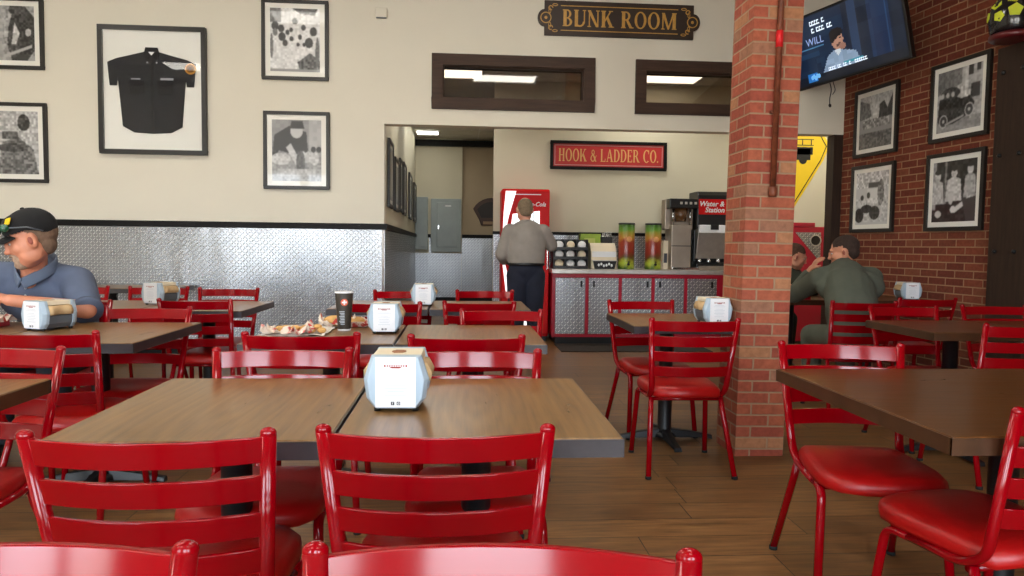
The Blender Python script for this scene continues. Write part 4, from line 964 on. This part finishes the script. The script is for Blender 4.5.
for i, (x, lb) in enumerate(((2.067, 'tall green and red printed tea canister, left one on the counter'), (2.405, 'tall green and red printed tea canister, right one next to the coffee brewer'))):
    if i == 0:
        r = tc_ = thing('tea_canister', (x, 8.86, CT), lb, 'canister', group='tall tea canisters on the counter')
        MB().lathe([(0, 0), (.098, 0), (.1, .006), (.1, .545), (.097, .55), (0, .55)], seg=32).build('body', TG.m, r)
        MB().lathe([(0, .55), (.102, .55), (.104, .56), (.10, .572), (0, .572)], seg=32).build('lid', BLACKP, r)
        b = MB(); b.ell((.01, -.1, .37), (.035, .012, .035)); b.build('fruit_emblem', M_('peach_print', (216, 150, 90), rough=.5), r)
        b = MB(); b.lathe([(0, 0), (.014, 0), (.014, .05), (0, .05)], seg=10, mx=Matrix.Translation((0, -.1, .06)) @ Matrix.Rotation(PI/2, 4, 'X')); b.box(-.006, .006, -.15, -.14, .06, .1); b.build('tap', BLACKP, r)
    else:
        r = copy_tree(tc_); r.location.x = x; r['label'] = lb
r = thing('white_carton', (2.59, 9.0, CT), 'slim white carton between the right canister and the coffee brewer', 'box')
MB().box(-.035, .035, -.06, .06, 0, .36).build('carton', CREAMP, r, .004); MB().box(-.02, .02, -.063, -.06, .08, .2).build('dark_label', LOGOD, r)
# brewer
r = thing('coffee_brewer', (2.77, 8.93, CT), 'tall stainless coffee brewer with black top on the counter', 'coffee machine')
b = MB(); b.box(-.15, .10, -.13, .16, 0, .56); b.build('tank', DSTEEL, r, .01); b = MB(); b.box(-.2, .16, .0, .18, .5, .88); b.build('back_column', DSTEEL, r, .01)
b = MB(); b.box(-.19, .17, -.16, .18, .76, .88); b.build('head', BLACKP, r, .012)
MB().lathe([(0, .60), (.07, .60), (.09, .76), (0, .76)], (-.02, -.06, 0), 20).build('brew_basket', M_('amber_plastic', (86, 56, 30), rough=.25, coat=.5), r)
b = MB(); b.tube([(-.13, -.1, .56), (-.13, -.1, .76)], .012, seg=8); b.tube([(.09, -.1, .56), (.09, -.1, .76)], .012, seg=8); b.build('support_rod', CHROME, r)
b = MB()
for k in range(4): b.box(-.06+.06*k, -.03+.06*k, -.163, -.158, .81, .84)
b.build('control_button', STEEL, r); MB().box(-.15, .10, -.133, -.13, .29, .30).build('tank_seam', BLACKP, r); MB().box(-.14, .2, -.17, .02, 0, .03).build('drip_tray', CHROME, r, .004)
# drink machine
r = thing('drink_dispenser', (3.10, 8.98, CT), 'large black and steel water dispenser with a red sign, cut off by the pillar', 'drink dispenser')
b = MB(); b.prism([(-.16, .0), (.2, .0), (.2, .98), (-.10, .98), (-.16, .93), (-.16, .52), (-.05, .50), (-.05, .1), (-.16, .08)], -.15, .34, plane='yz'); b.build('body', BLACKP, r, .01)
b = MB(); b.prism([(-.21, .56), (-.19, .54), (-.10, .14), (-.04, .14), (-.04, .56)], -.14, .3, plane='yz'); b.build('steel_bin', STEEL, r, .008)
MB().box(-.14, .3, -.215, -.15, .46, .56).build('bin_lid', WHITE, r, .01); b = MB(); b.box(.0, .1, -.235, -.215, .50, .56); b.build('lid_latch', BLACKP, r, .004)
sg = MB().box(-.14, .24, -.175, -.16, .69, .88).build('red_sign', COKE, r, .004)
text_mesh('sign_text', 'Water &', .088, WHITE, sg, Matrix.Translation((.02, -.177, .82)) @ FACE, shear=.2, depth=.001, bold=.002)
text_mesh('sign_text', 'Station', .088, WHITE, sg, Matrix.Translation((.06, -.177, .745)) @ FACE, shear=.2, depth=.001, bold=.002)
b = MB()
for k in range(3): b.lathe([(0, 0), (.02, 0), (.028, .03), (.015, .06), (0, .06)], (-.1+.12*k, -.12, .08), 10)
b.build('nozzle', CHROME, r); MB().box(-.13, .32, -.2, -.04, 0, .05).build('drip_tray', DSTEEL, r, .006)

# red cooler
r = thing('drinks_cooler', (.808, 9.04, 0), 'tall red drinks cooler with a white ribbon stripe behind the standing man', 'cooler'); r.scale = (.915, 1, 1)
MB().box(-.325, .325, -.14, .26, .06, 1.89).build('cabinet', COKE, r, .02); MB().box(-.3, .3, -.1, .24, 0, .06).build('kick_plate', BLACKP, r)
d_ = MB().box(-.32, .32, -.17, -.14, .1, 1.87).build('door', COKE, r, .012)
b = MB(); b.prism([(-.275, 1.86), (-.135, 1.86), (-.235, 1.54), (-.30, 1.25), (-.285, 1.0), (-.18, .62), (.08, .2), (-.02, .2), (-.26, .6), (-.315, 1.0), (-.315, 1.3), (-.30, 1.6)], -.175, -.17); b.build('white_ribbon', emis('backlit_ribbon', (250, 250, 252), .55), d_)
b = MB(); b.prism([(-.18, 1.58), (.185, 1.62), (.185, .98), (-.22, .98), (-.22, 1.3)], -.176, -.17); b.build('window', emis('cooler_window_light', (226, 232, 236), .8), d_, .002)
b = MB()
for z in (1.42, 1.24, 1.08): b.box(-.2, .18, -.18, -.176, z, z+.012)
for x in (.02, .1): b.box(x, x+.01, -.18, -.176, .99, 1.6)
b.build('shelf', GREYP, d_)
text_mesh('door_script', 'Coca-Cola', .075, WHITE, d_, Matrix.Translation((.10, -.172, 1.70)) @ FACE, shear=.35, depth=.001, bold=.001)
MB().box(-.2, .2, -.175, -.17, 1.815, 1.825).build('top_line', WHITE, d_); MB().box(.285, .30, -.20, -.17, .9, 1.3).build('handle', CHROME, d_, .004)
# ================================================================== PEOPLE
class Blob:
    """overlapping rounded volumes fused into one continuous skin"""
    def __init__(s): s.b = MB()
    def ell(s, c, r, rot=None): s.b.ell(Vector(c), r, rot, u=20, v=14); return s
    def cap(s, p0, p1, r0, r1, flat=1.0, up=(0, 0, 1), n=6):
        p0, p1 = Vector(p0), Vector(p1); d = (p1-p0); L = d.length; t = d/L; a = Vector(up).cross(t)
        if a.length < 1e-3: a = Vector((0, 1, 0)).cross(t)
        a.normalize(); c = t.cross(a); R = []; S = 18
        for k in range(1, 5): q = PI/2*k/5; R.append((p0-t*r0*math.cos(q), r0*math.sin(q)))
        for k in range(n+1): R.append((p0+d*k/n, r0+(r1-r0)*k/n))
        for k in range(4, 0, -1): q = PI/2*k/5; R.append((p1+t*r1*math.cos(q), r1*math.sin(q)))
        s.b.loft([[p+a*math.cos(2*PI*j/S)*r+c*math.sin(2*PI*j/S)*r*flat for j in range(S)] for p, r in R]); return s
    def chain(s, pts, radii, flat=1.0, up=None):
        up = up or ((0, 0, 1) if flat == 1.0 else (0, 1, 0))
        for i in range(len(pts)-1): s.cap(pts[i], pts[i+1], radii[i], radii[i+1], flat, up)
        return s
    def build(s, name, m, parent, voxel=.009, smooth=6, cut=None):
        tmp = s.b.build('tmp'); rm = tmp.modifiers.new('r', 'REMESH'); rm.mode = 'VOXEL'; rm.voxel_size = voxel; rm.use_smooth_shade = True
        sm = tmp.modifiers.new('s', 'SMOOTH'); sm.factor = .5; sm.iterations = smooth
        dg = bpy.context.evaluated_depsgraph_get(); dg.update()
        me = bpy.data.meshes.new_from_object(tmp.evaluated_get(dg)); bpy.data.objects.remove(tmp)
        if cut:
            bm = bmesh.new(); bm.from_mesh(me); bmesh.ops.delete(bm, geom=[v for v in bm.verts if cut(v.co)], context='VERTS'); bm.to_mesh(me); bm.free()
        for p in me.polygons: p.use_smooth = True
        me.name = name; me.materials.clear(); me.materials.append(m); o = bpy.data.objects.new(name, me); C.objects.link(o); o.parent = parent; return o
def head_frame(c, yaw, pitch=0, roll=0):
    """local +Y = face direction"""
    return Matrix.Translation(c) @ Matrix.Rotation(math.radians(yaw), 4, 'Z') @ Matrix.Rotation(math.radians(pitch), 4, 'X') @ Matrix.Rotation(math.radians(roll), 4, 'Y')
def add_head(B, H, heavy=0.0):
    R = H.to_3x3(); e = lambda c, r, rot=None: B.ell(H @ Vector(c), r, R @ rot if rot else R)
    e((0, -.012, .035), (.077, .098, .088)); e((0, .02, -.02), (.067+heavy, .078, .085)); e((0, .045, -.075), (.045+heavy, .05, .040)); e((0, .075, -.088), (.024, .022, .020))
    e((0, .083, .028), (.052, .018, .016)); e((0, .095, .0), (.011, .020, .028)); e((0, .108, -.022), (.016, .018, .013)); e((0, .09, -.052), (.026, .014, .010)); e((0, .088, -.064), (.022, .013, .009))
    for s in (-1, 1):
        e((s*.042, .058, -.020), (.026, .030, .030)); e((s*.081, -.006, -.006), (.013, .021, .035), Matrix.Rotation(s*-.25, 3, 'Z')); e((s*.073, .0, -.02), (.012, .014, .02)); e((s*.047, .022, -.058), (.026, .048, .040))
def face_parts(H, parent, brow=(90, 66, 50)):
    EW = bpy.data.materials.get('eye_white') or M_('eye_white', (226, 222, 216), rough=.3); ED = bpy.data.materials.get('eye_dark') or M_('eye_dark', (34, 24, 20), rough=.3)
    LP = bpy.data.materials.get('lips') or M_('lips', (166, 92, 82), rough=.5); BR = M_('eyebrow_hair', brow, rough=.9); R = H.to_3x3()
    for s in (-1, 1):
        MB().ell(H @ Vector((s*.0915, .0, -.004)), (.005, .010, .018), R).build('ear_hollow', EARM, parent)
        e = MB().ell(H @ Vector((s*.03, .0825, .008)), (.0115, .0075, .0062), R).build('eye', EW, parent); MB().ell(H @ Vector((s*.031, .0885, .008)), (.0055, .003, .0055), R).build('iris', ED, e)
        MB().ell(H @ Vector((s*.032, .096, .030)), (.022, .006, .005), R).build('eyebrow', BR, parent)
    MB().ell(H @ Vector((0, .101, -.057)), (.022, .006, .006), R).build('mouth', LP, parent)
def hand(B, w, d, n, side=1, curl=.6, k=1.0):
    """w wrist, d finger direction, n palm normal (towards what it holds)"""
    w, d, n = Vector(w), Vector(d).normalized(), Vector(n).normalized(); n = (n-d*n.dot(d)).normalized(); a = d.cross(n)*side
    B.cap(w, w+d*.045*k, .026*k, .030*k, .6, n)
    for i, L in enumerate((.068, .078, .072, .056)):
        p0 = w+d*.065*k+a*((i-1.5)*.021*k); B.cap(w+d*.03*k+a*((i-1.5)*.016*k), p0, .014*k, .0115*k)
        q = p0; dd = d.copy()
        for j, f in enumerate((.45, .32, .25)):
            dd = (dd*math.cos(curl)+n*math.sin(curl)).normalized(); q2 = q+dd*L*f*k; B.cap(q, q2, (.0105-.001*j)*k, (.0095-.001*j)*k); q = q2; n = (n*math.cos(curl)-d*0).normalized()
        n = Vector(n)
    t0 = w+d*.02*k-a*.028*k; t1 = t0+(d*.6-a*.55+n*.35)*.045*k; B.cap(t0, t1, .0135*k, .011*k); B.cap(t1, t1+(d*.8+n*.5)*.032*k, .011*k, .009*k)
def person(name, origin, label):
    r = thing(name, origin, label, 'person'); return r
def V(*a): return Vector(a)

# ---- man in cap, left (world coordinates; the root stays at the origin of his seat)
def local(root):
    L = Vector(root.location); return lambda x, y, z: Vector((x, y, z))-L
r = person('person', (-2.33, 4.30, 0), 'seated man in a black cap and slate blue polo shirt, eating, his face turned left'); q = local(r)
Hc = q(-2.243, 3.97, 1.19); H = head_frame(Hc, 113, -20, 0) @ Matrix.Scale(1.16, 4)
B = Blob(); add_head(B, H, .010)
B.chain([q(-2.315, 4.10, 1.02), q(-2.27, 4.03, 1.10), q(-2.25, 4.0, 1.15)], [.064, .060, .060]); B.ell(q(-2.322, 4.072, .985), (.046, .040, .062))
B.chain([q(-2.33, 4.42, .55), q(-2.33, 4.36, .75), q(-2.33, 4.22, .93)], [.165, .165, .15], .8)
for s in (-1, 1):
    B.chain([q(-2.33+s*.1, 4.38, .52), q(-2.33+s*.15, 4.02, .50)], [.09, .07]); B.chain([q(-2.33+s*.15, 4.0, .47), q(-2.33+s*.15, 4.05, .1)], [.062, .045]); B.cap(q(-2.33+s*.15, 4.06, .06), q(-2.33+s*.15, 3.92, .04), .045, .035)
sL, eL, wL = q(-2.125, 4.17, .955), q(-1.985, 3.985, .822), q(-2.27, 3.80, .885)
sR, eR, wR = q(-2.56, 4.17, .98), q(-2.66, 3.95, .81), q(-2.45, 3.80, .895)
B.chain([q(-2.28, 4.16, .99), sL, eL, wL], [.07, .072, .050, .030]); B.chain([q(-2.38, 4.16, .99), sR, eR, wR], [.07, .072, .050, .030])
hand(B, wL, (-1, -.1, .25), (-.1, .3, -1), 1, .75, 1.05); hand(B, wR, (1, -.1, .2), (.1, .3, -1), -1, .75, 1.05)
body = B.build('body', M_('ruddy_skin', (208, 138, 108), rough=.5, var=.07, scale=16), r, .0055, 9)
POLO = M_('slate_blue_polo', (84, 94, 116), rough=.85, var=.10, scale=12, bump=.1, bscale=200); POLOD = M_('polo_collar', (96, 108, 128), rough=.85)
B = Blob(); B.chain([q(-2.33, 4.42, .56), q(-2.33, 4.37, .74), q(-2.34, 4.24, .90), q(-2.33, 4.18, .975)], [.19, .205, .195, .14], .86)
B.ell(q(-2.33, 4.2, .88), (.225, .15, .16)); B.ell(q(-2.31, 4.17, .985), (.17, .09, .065))
mL = sL.lerp(eL, .78); mR = sR.lerp(eR, .78)
B.chain([q(-2.25, 4.17, .982), sL, mL], [.085, .092, .080]); B.chain([q(-2.40, 4.17, .985), sR, mR], [.085, .092, .080])
shirt = B.build('polo_shirt', POLO, r, .009, 7)
for m_, e_, s_ in ((mL, eL, sL), (mR, eR, sR)):
    d = (e_-s_).normalized(); b = MB(); b.tube([m_+d*.045, m_+d*.062, m_+d*.078], .079, seg=22, taper=[1.0, 1.02, .98]); b.build('sleeve_cuff', POLO, shirt)
# collar: folded band round the neck, open at the throat
cp_ = [q(-2.335, 4.005, .955), q(-2.375, 4.035, 1.0), q(-2.405, 4.09, 1.045), q(-2.375, 4.165, 1.085), q(-2.30, 4.19, 1.10), q(-2.225, 4.165, 1.085), q(-2.200, 4.09, 1.045), q(-2.245, 4.035, 1.0), q(-2.325, 4.005, .955)]
cv_ = []
for i in range(len(cp_)-1):
    for k in range(5): cv_.append(cp_[i].lerp(cp_[i+1], k/5))
cv_.append(cp_[-1])
for _ in range(4): cv_ = [cv_[0]]+[(cv_[i-1]+cv_[i]*2+cv_[i+1])/4 for i in range(1, len(cv_)-1)]+[cv_[-1]]
MB().tube(cv_, .007, .030, seg=12, cap=True).build('collar', POLOD, shirt)
for z in (.93, .89): MB().ell(q(-2.33, 4.05-(.97-z)*.1, z), (.006, .006, .006)).build('button', CARD, shirt)
face_parts(H, body, (120, 96, 74))
GH = M_('grey_brown_hair', (116, 92, 74), rough=.95, var=.25, scale=40, bump=.5, bscale=160); GG = M_('greying_goatee', (168, 140, 118), rough=.95, var=.25, scale=60, bump=.6, bscale=200)
R3 = H.to_3x3(); Bh = Blob(); Bh.ell(H @ V(0, -.014, .033), (.0795, .1005, .090), R3); Bh.ell(H @ V(0, -.042, -.028), (.060, .045, .055), R3)
Hi = H.inverted(); Bh.build('hair', GH, r, .005, 3, cut=lambda v: (Hi @ v).y > -.022+max(0, (Hi @ v).z-.01)*1.2)
Bg = Blob(); Bg.ell(H @ V(0, .075, -.088), (.038, .034, .027), R3); Bg.ell(H @ V(0, .099, -.043), (.030, .014, .008), R3)
for s in (-1, 1): Bg.ell(H @ V(s*.030, .084, -.065), (.012, .018, .026), R3)
Bg.build('goatee', GG, r, .004, 2)
CAPM = M_('black_cap_cloth', (20, 19, 20), rough=.9, bump=.2, bscale=120)
Hi = H.inverted(); Bc = Blob(); Bc.ell(H @ V(0, -.012, .052), (.088, .108, .092), R3); Bc.ell(H @ V(0, .04, .07), (.07, .06, .06), R3)
cp = Bc.build('baseball_cap', CAPM, r, .006, 4, cut=lambda v: (Hi @ v).z < .040-.10*min(0, (Hi @ v).y+.02)-.14*max(0, -(Hi @ v).y-.0) if False else (Hi @ v).z < (.042 if (Hi @ v).y > 0 else .042+(Hi @ v).y*.42))
b = MB(); Rr = []
for i in range(9):
    u = -1+2*i/8; x = u*.078; y0 = .078-.028*u*u; y1 = .175-.075*u*u; zz = .044-.020*u*u
    Rr.append([H @ V(x, y0, zz+.004), H @ V(x*.92, y1, zz-.006), H @ V(x*.92, y1, zz-.010), H @ V(x, y0, zz-.002)])
b.loft(Rr, None, True, True); b.build('brim', CAPM, cp)
MB().ell(H @ V(0, -.012, .145), (.009, .009, .005), R3).build('cap_button', CAPM, cp)
b = MB(); b.box(-.015, .015, -.002, .004, -.017, .017, mx=H @ Matrix.Translation((-.066, .052, .102)) @ Matrix.Rotation(.85, 4, 'Z') @ Matrix.Rotation(.7, 4, 'X')); b.build('yellow_emblem', YELLOW, cp, .003)
sg = MB()
for s in (-1, 1): sg.ell(H @ V(-.103*math.sin(.62-s*.30), .118*math.cos(.62-s*.30), .078), (.020, .020, .019), R3)
sg = sg.build('sunglasses', M_('green_lens', (24, 84, 62), rough=.08, coat=1, var=.3, scale=40), r)
b = MB()
for s in (-1, 1): b.tube([H @ V(s*.058, .108, .078), H @ V(s*.088, .06, .075), H @ V(s*.094, -.01, .056), H @ V(s*.080, -.06, .022)], .0035, seg=8)
b.tube([H @ V(-.058, .112, .082), H @ V(0, .122, .084), H @ V(.058, .112, .082)], .003, seg=8); b.build('temple_arm', GREYP, sg)
JEAN = M_('dark_trousers', (30, 32, 40), rough=.9, var=.15, scale=10)
B = Blob()
B.ell(q(-2.33, 4.40, .55), (.19, .16, .11))
for s in (-1, 1): B.chain([q(-2.33+s*.1, 4.38, .53), q(-2.33+s*.15, 4.02, .51), q(-2.33+s*.15, 4.05, .12)], [.105, .085, .062])
B.build('trousers', JEAN, r, .012, 6)
for s in (-1, 1): MB().ell(q(-2.33+s*.15, 3.98, .05), (.05, .13, .048)).build('shoe', BLACKP, r)

# ---- standing man seen from behind
r = person('person', (.69, 7.5, 0), 'grey-haired man in grey shirt and dark jeans standing at the red cooler'); q = local(r)
H = head_frame(q(.672, 7.52, 1.565), 8, -6); B = Blob(); add_head(B, H)
B.cap(q(.68, 7.50, 1.36), q(.673, 7.51, 1.50), .060, .056)
B.chain([q(.685, 7.5, .90), q(.69, 7.5, 1.1), q(.69, 7.49, 1.28)], [.15, .15, .165], .66)
sL, eL, wL = q(.52, 7.49, 1.335), q(.435, 7.50, 1.10), q(.475, 7.70, 1.02); sR, eR, wR = q(.86, 7.49, 1.335), q(.955, 7.56, 1.20), q(.90, 7.80, 1.22)
for s_, e_, w_ in ((sL, eL, wL), (sR, eR, wR)): B.chain([s_, e_, w_], [.06, .046, .029])
hand(B, wL, (.1, 1, .1), (1, 0, 0), 1, .3); hand(B, wR, (-.2, 1, .3), (-1, 0, 0), -1, .3)
for s in (-1, 1): B.chain([q(.69+s*.09, 7.5, .90), q(.69+s*.095, 7.49, .50), q(.69+s*.10, 7.52, .09)], [.105, .065, .042]); B.cap(q(.69+s*.1, 7.50, .05), q(.69+s*.11, 7.66, .035), .042, .032)
body = B.build('body', SKIN2, r, .008, 4); face_parts(H, body)
GS = M_('grey_work_shirt', (142, 134, 126), rough=.9, var=.12, scale=8, bump=.3, bscale=14)
B = Blob(); B.chain([q(.685, 7.49, .96), q(.69, 7.485, 1.08), q(.69, 7.48, 1.26)], [.19, .20, .205], .66); B.ell(q(.69, 7.485, 1.345), (.19, .09, .07)); B.cap(q(.68, 7.49, 1.37), q(.678, 7.50, 1.42), .085, .066)
B.chain([sL, eL, eL.lerp(wL, .85)], [.085, .070, .052]); B.chain([sR, eR, eR.lerp(wR, .45)], [.085, .072, .056]); sh = B.build('shirt', GS, r, .010, 6, cut=lambda v: v.z < .985 and abs(v.x) < .21 and abs(v.y) < .16)
b = MB(); b.tube([q(.62, 7.49, 1.405), q(.68, 7.43, 1.425), q(.74, 7.49, 1.405)], .016, .02, seg=10); b.build('collar', GS, sh)
BJ = M_('dark_blue_jeans', (22, 26, 42), rough=.9, var=.25, scale=8)
B = Blob(); B.ell(q(.688, 7.5, .93), (.185, .135, .12)); B.cap(q(.688, 7.497, .93), q(.688, 7.495, .985), .178, .182, .68, (0, 1, 0))
for s in (-1, 1): B.chain([q(.69+s*.088, 7.5, .88), q(.69+s*.095, 7.49, .50), q(.69+s*.10, 7.52, .11)], [.118, .088, .072])
B.build('jeans', BJ, r, .011, 5); MB().tube([q(.688+.192*math.cos(a), 7.495+.135*math.sin(a), 1.0) for a in [k*PI/12 for k in range(25)]], .006, .016, seg=8).build('belt', BLACKP, r)
for s in (-1, 1): sx = Blob().ell(q(.69+s*.105, 7.56, .045), (.052, .145, .045)).ell(q(.69+s*.105, 7.48, .06), (.048, .06, .06)).build('shoe', BLACKP if s < 0 else M_('dark_shoe', (40, 38, 36), rough=.6), r, .008, 3)
R3 = H.to_3x3(); GR = M_('short_grey_hair', (124, 106, 84), rough=.95, var=.25, scale=50, bump=.4, bscale=160)
Hi = H.inverted(); Blob().ell(H @ V(0, -.018, .030), (.081, .100, .090), R3).ell(H @ V(0, -.05, -.03), (.066, .048, .05), R3).build('hair', GR, r, .006, 3, cut=lambda v: (Hi @ v).z > .104 or ((Hi @ v).y > .02 and (Hi @ v).z < .05))

# ---- two men in green uniforms
GREEN = M_('olive_green_uniform', (84, 88, 76), rough=.9, var=.10, scale=7, bump=.3, bscale=12)
r = person('person', (2.95, 5.12, 0), 'man in an olive green uniform, his back to us, by the brick wall'); q = local(r)
H = head_frame(q(3.09, 5.60, 1.17), 58, -14) @ Matrix.Scale(1.08, 4); B = Blob(); add_head(B, H)
B.cap(q(3.06, 5.54, 1.03), q(3.06, 5.585, 1.12), .064, .060)
B.chain([q(2.93, 5.14, .54), q(2.96, 5.24, .74), q(3.03, 5.43, .93)], [.15, .15, .16], .75)
sL, eL, wL = q(2.85, 5.52, .955), q(2.84, 5.93, .80), q(2.925, 5.80, 1.03); sR, eR, wR = q(3.26, 5.50, .965), q(3.38, 5.86, .82), q(3.46, 6.08, .80)
for s_, e_, w_ in ((sL, eL, wL), (sR, eR, wR)): B.chain([s_, e_, w_], [.06, .046, .029])
hand(B, wL, (.25, -.55, .9), (.9, -.3, -.2), 1, .35); hand(B, wR, (.2, 1, 0), (0, 0, -1), -1, .3)
for s in (-1, 1): B.chain([q(2.94+s*.1, 5.16, .52), q(2.94+s*.14, 5.52, .50), q(2.94+s*.14, 5.50, .09)], [.09, .07, .045]); B.cap(q(2.94+s*.14, 5.48, .05), q(2.94+s*.14, 5.62, .035), .042, .032)
body = B.build('body', SKIN, r, .006, 7); face_parts(H, body, (50, 36, 28))
B = Blob(); B.chain([q(2.93, 5.12, .56), q(2.95, 5.20, .72), q(3.02, 5.38, .88), q(3.05, 5.48, .97)], [.19, .20, .205, .165], .82); B.ell(q(3.06, 5.44, .90), (.275, .15, .15)); B.ell(q(3.055, 5.52, 1.01), (.15, .07, .055))
B.cap(q(3.058, 5.53, 1.04), q(3.06, 5.56, 1.075), .080, .068)
B.chain([q(2.95, 5.52, .98), sL, eL, eL.lerp(wL, .75)], [.09, .092, .072, .05]); B.chain([q(3.16, 5.5, .97), sR, eR, eR.lerp(wR, .8)], [.09, .092, .072, .05]); sh = B.build('uniform_jacket', GREEN, r, .010, 6)
b = MB(); b.tube([q(3.0, 5.52, 1.06), q(3.055, 5.478, 1.075), q(3.12, 5.52, 1.06)], .012, .028, seg=10); b.build('collar', GREEN, sh)
B = Blob(); B.ell(q(2.93, 5.14, .56), (.2, .17, .12))
for s in (-1, 1): B.chain([q(2.94+s*.1, 5.16, .53), q(2.94+s*.14, 5.52, .51), q(2.94+s*.14, 5.50, .12)], [.105, .085, .065])
B.build('uniform_trousers', GREEN, r, .012, 6)
for s in (-1, 1): MB().ell(q(2.94+s*.14, 5.54, .05), (.05, .13, .05)).build('boot', BLACKP, r)
DH = M_('dark_brown_hair', (58, 42, 34), rough=.9, var=.25, scale=50, bump=.4, bscale=160); R3 = H.to_3x3(); Hi = H.inverted()
Blob().ell(H @ V(0, -.016, .040), (.081, .099, .086), R3).ell(H @ V(0, -.052, -.010), (.070, .05, .055), R3).build('hair', DH, r, .006, 3, cut=lambda v: (Hi @ v).z < .045 and (Hi @ v).y > .0)

r = person('person', (3.07, 7.05, 0), 'young man in a green uniform in profile, half hidden behind the brick pillar'); q = lambda x, y, z: V(x-3.02, y-7.05, z)
H = head_frame(q(3.215, 6.82, 1.115), -105, -20); B = Blob(); add_head(B, H)
B.cap(q(3.12, 6.92, .99), q(3.18, 6.85, 1.07), .062, .058); B.chain([q(3.0, 7.1, .54), q(3.02, 7.06, .74), q(3.06, 6.98, .9)], [.15, .15, .155], .75)
sL, eL, wL = q(3.22, 6.88, .93), q(3.32, 6.66, .80), q(3.14, 6.50, .83); sR, eR, wR = q(2.88, 6.98, .93), q(2.80, 6.74, .80), q(2.98, 6.52, .83)
for s_, e_, w_ in ((sL, eL, wL), (sR, eR, wR)): B.chain([s_, e_, w_], [.06, .046, .029])
hand(B, wL, (-.6, -.8, .1), (-.4, .4, -.6), 1, .5); hand(B, wR, (.3, -1, .1), (.4, .2, -.6), -1, .5)
for s in (-1, 1): B.chain([q(3.0+s*.1, 7.08, .52), q(3.0+s*.14, 6.76, .50), q(3.0+s*.14, 6.78, .09)], [.09, .07, .045]); B.cap(q(3.0+s*.14, 6.78, .05), q(3.0+s*.14, 6.66, .035), .042, .032)
body = B.build('body', SKIN, r, .006, 7); face_parts(H, body, (90, 60, 44))
DG = M_('dark_green_uniform', (52, 56, 44), rough=.9, var=.15, scale=7, bump=.3, bscale=12)
B = Blob(); B.chain([q(3.0, 7.1, .56), q(3.02, 7.08, .72), q(3.05, 7.0, .86)], [.19, .195, .19], .82); B.ell(q(3.06, 6.95, .90), (.22, .14, .12)); B.ell(q(3.1, 6.92, .97), (.12, .08, .05))
for s_, e_, w_ in ((sL, eL, wL), (sR, eR, wR)): B.chain([q(3.06, 6.94, .93), s_, e_, e_.lerp(w_, .7)], [.09, .088, .070, .05])
B.build('uniform_jacket', DG, r, .010, 6); B = Blob(); B.ell(q(3.0, 7.1, .56), (.2, .16, .12))
for s in (-1, 1): B.chain([q(3.0+s*.1, 7.08, .53), q(3.0+s*.14, 6.76, .51), q(3.0+s*.14, 6.78, .12)], [.105, .085, .065])
B.build('uniform_trousers', DG, r, .012, 6)
for s in (-1, 1): MB().ell(q(3.0+s*.14, 6.72, .05), (.05, .13, .05)).build('boot', BLACKP, r)
R3 = H.to_3x3(); Hi = H.inverted()
Blob().ell(H @ V(0, -.02, .045), (.083, .102, .086), R3).ell(H @ V(0, -.058, -.01), (.069, .05, .05), R3).build('hair', M_('brown_hair', (84, 58, 42), rough=.9, var=.25, scale=50, bump=.4, bscale=160), r, .006, 3, cut=lambda v: (Hi @ v).z < .045 and (Hi @ v).y > .0)
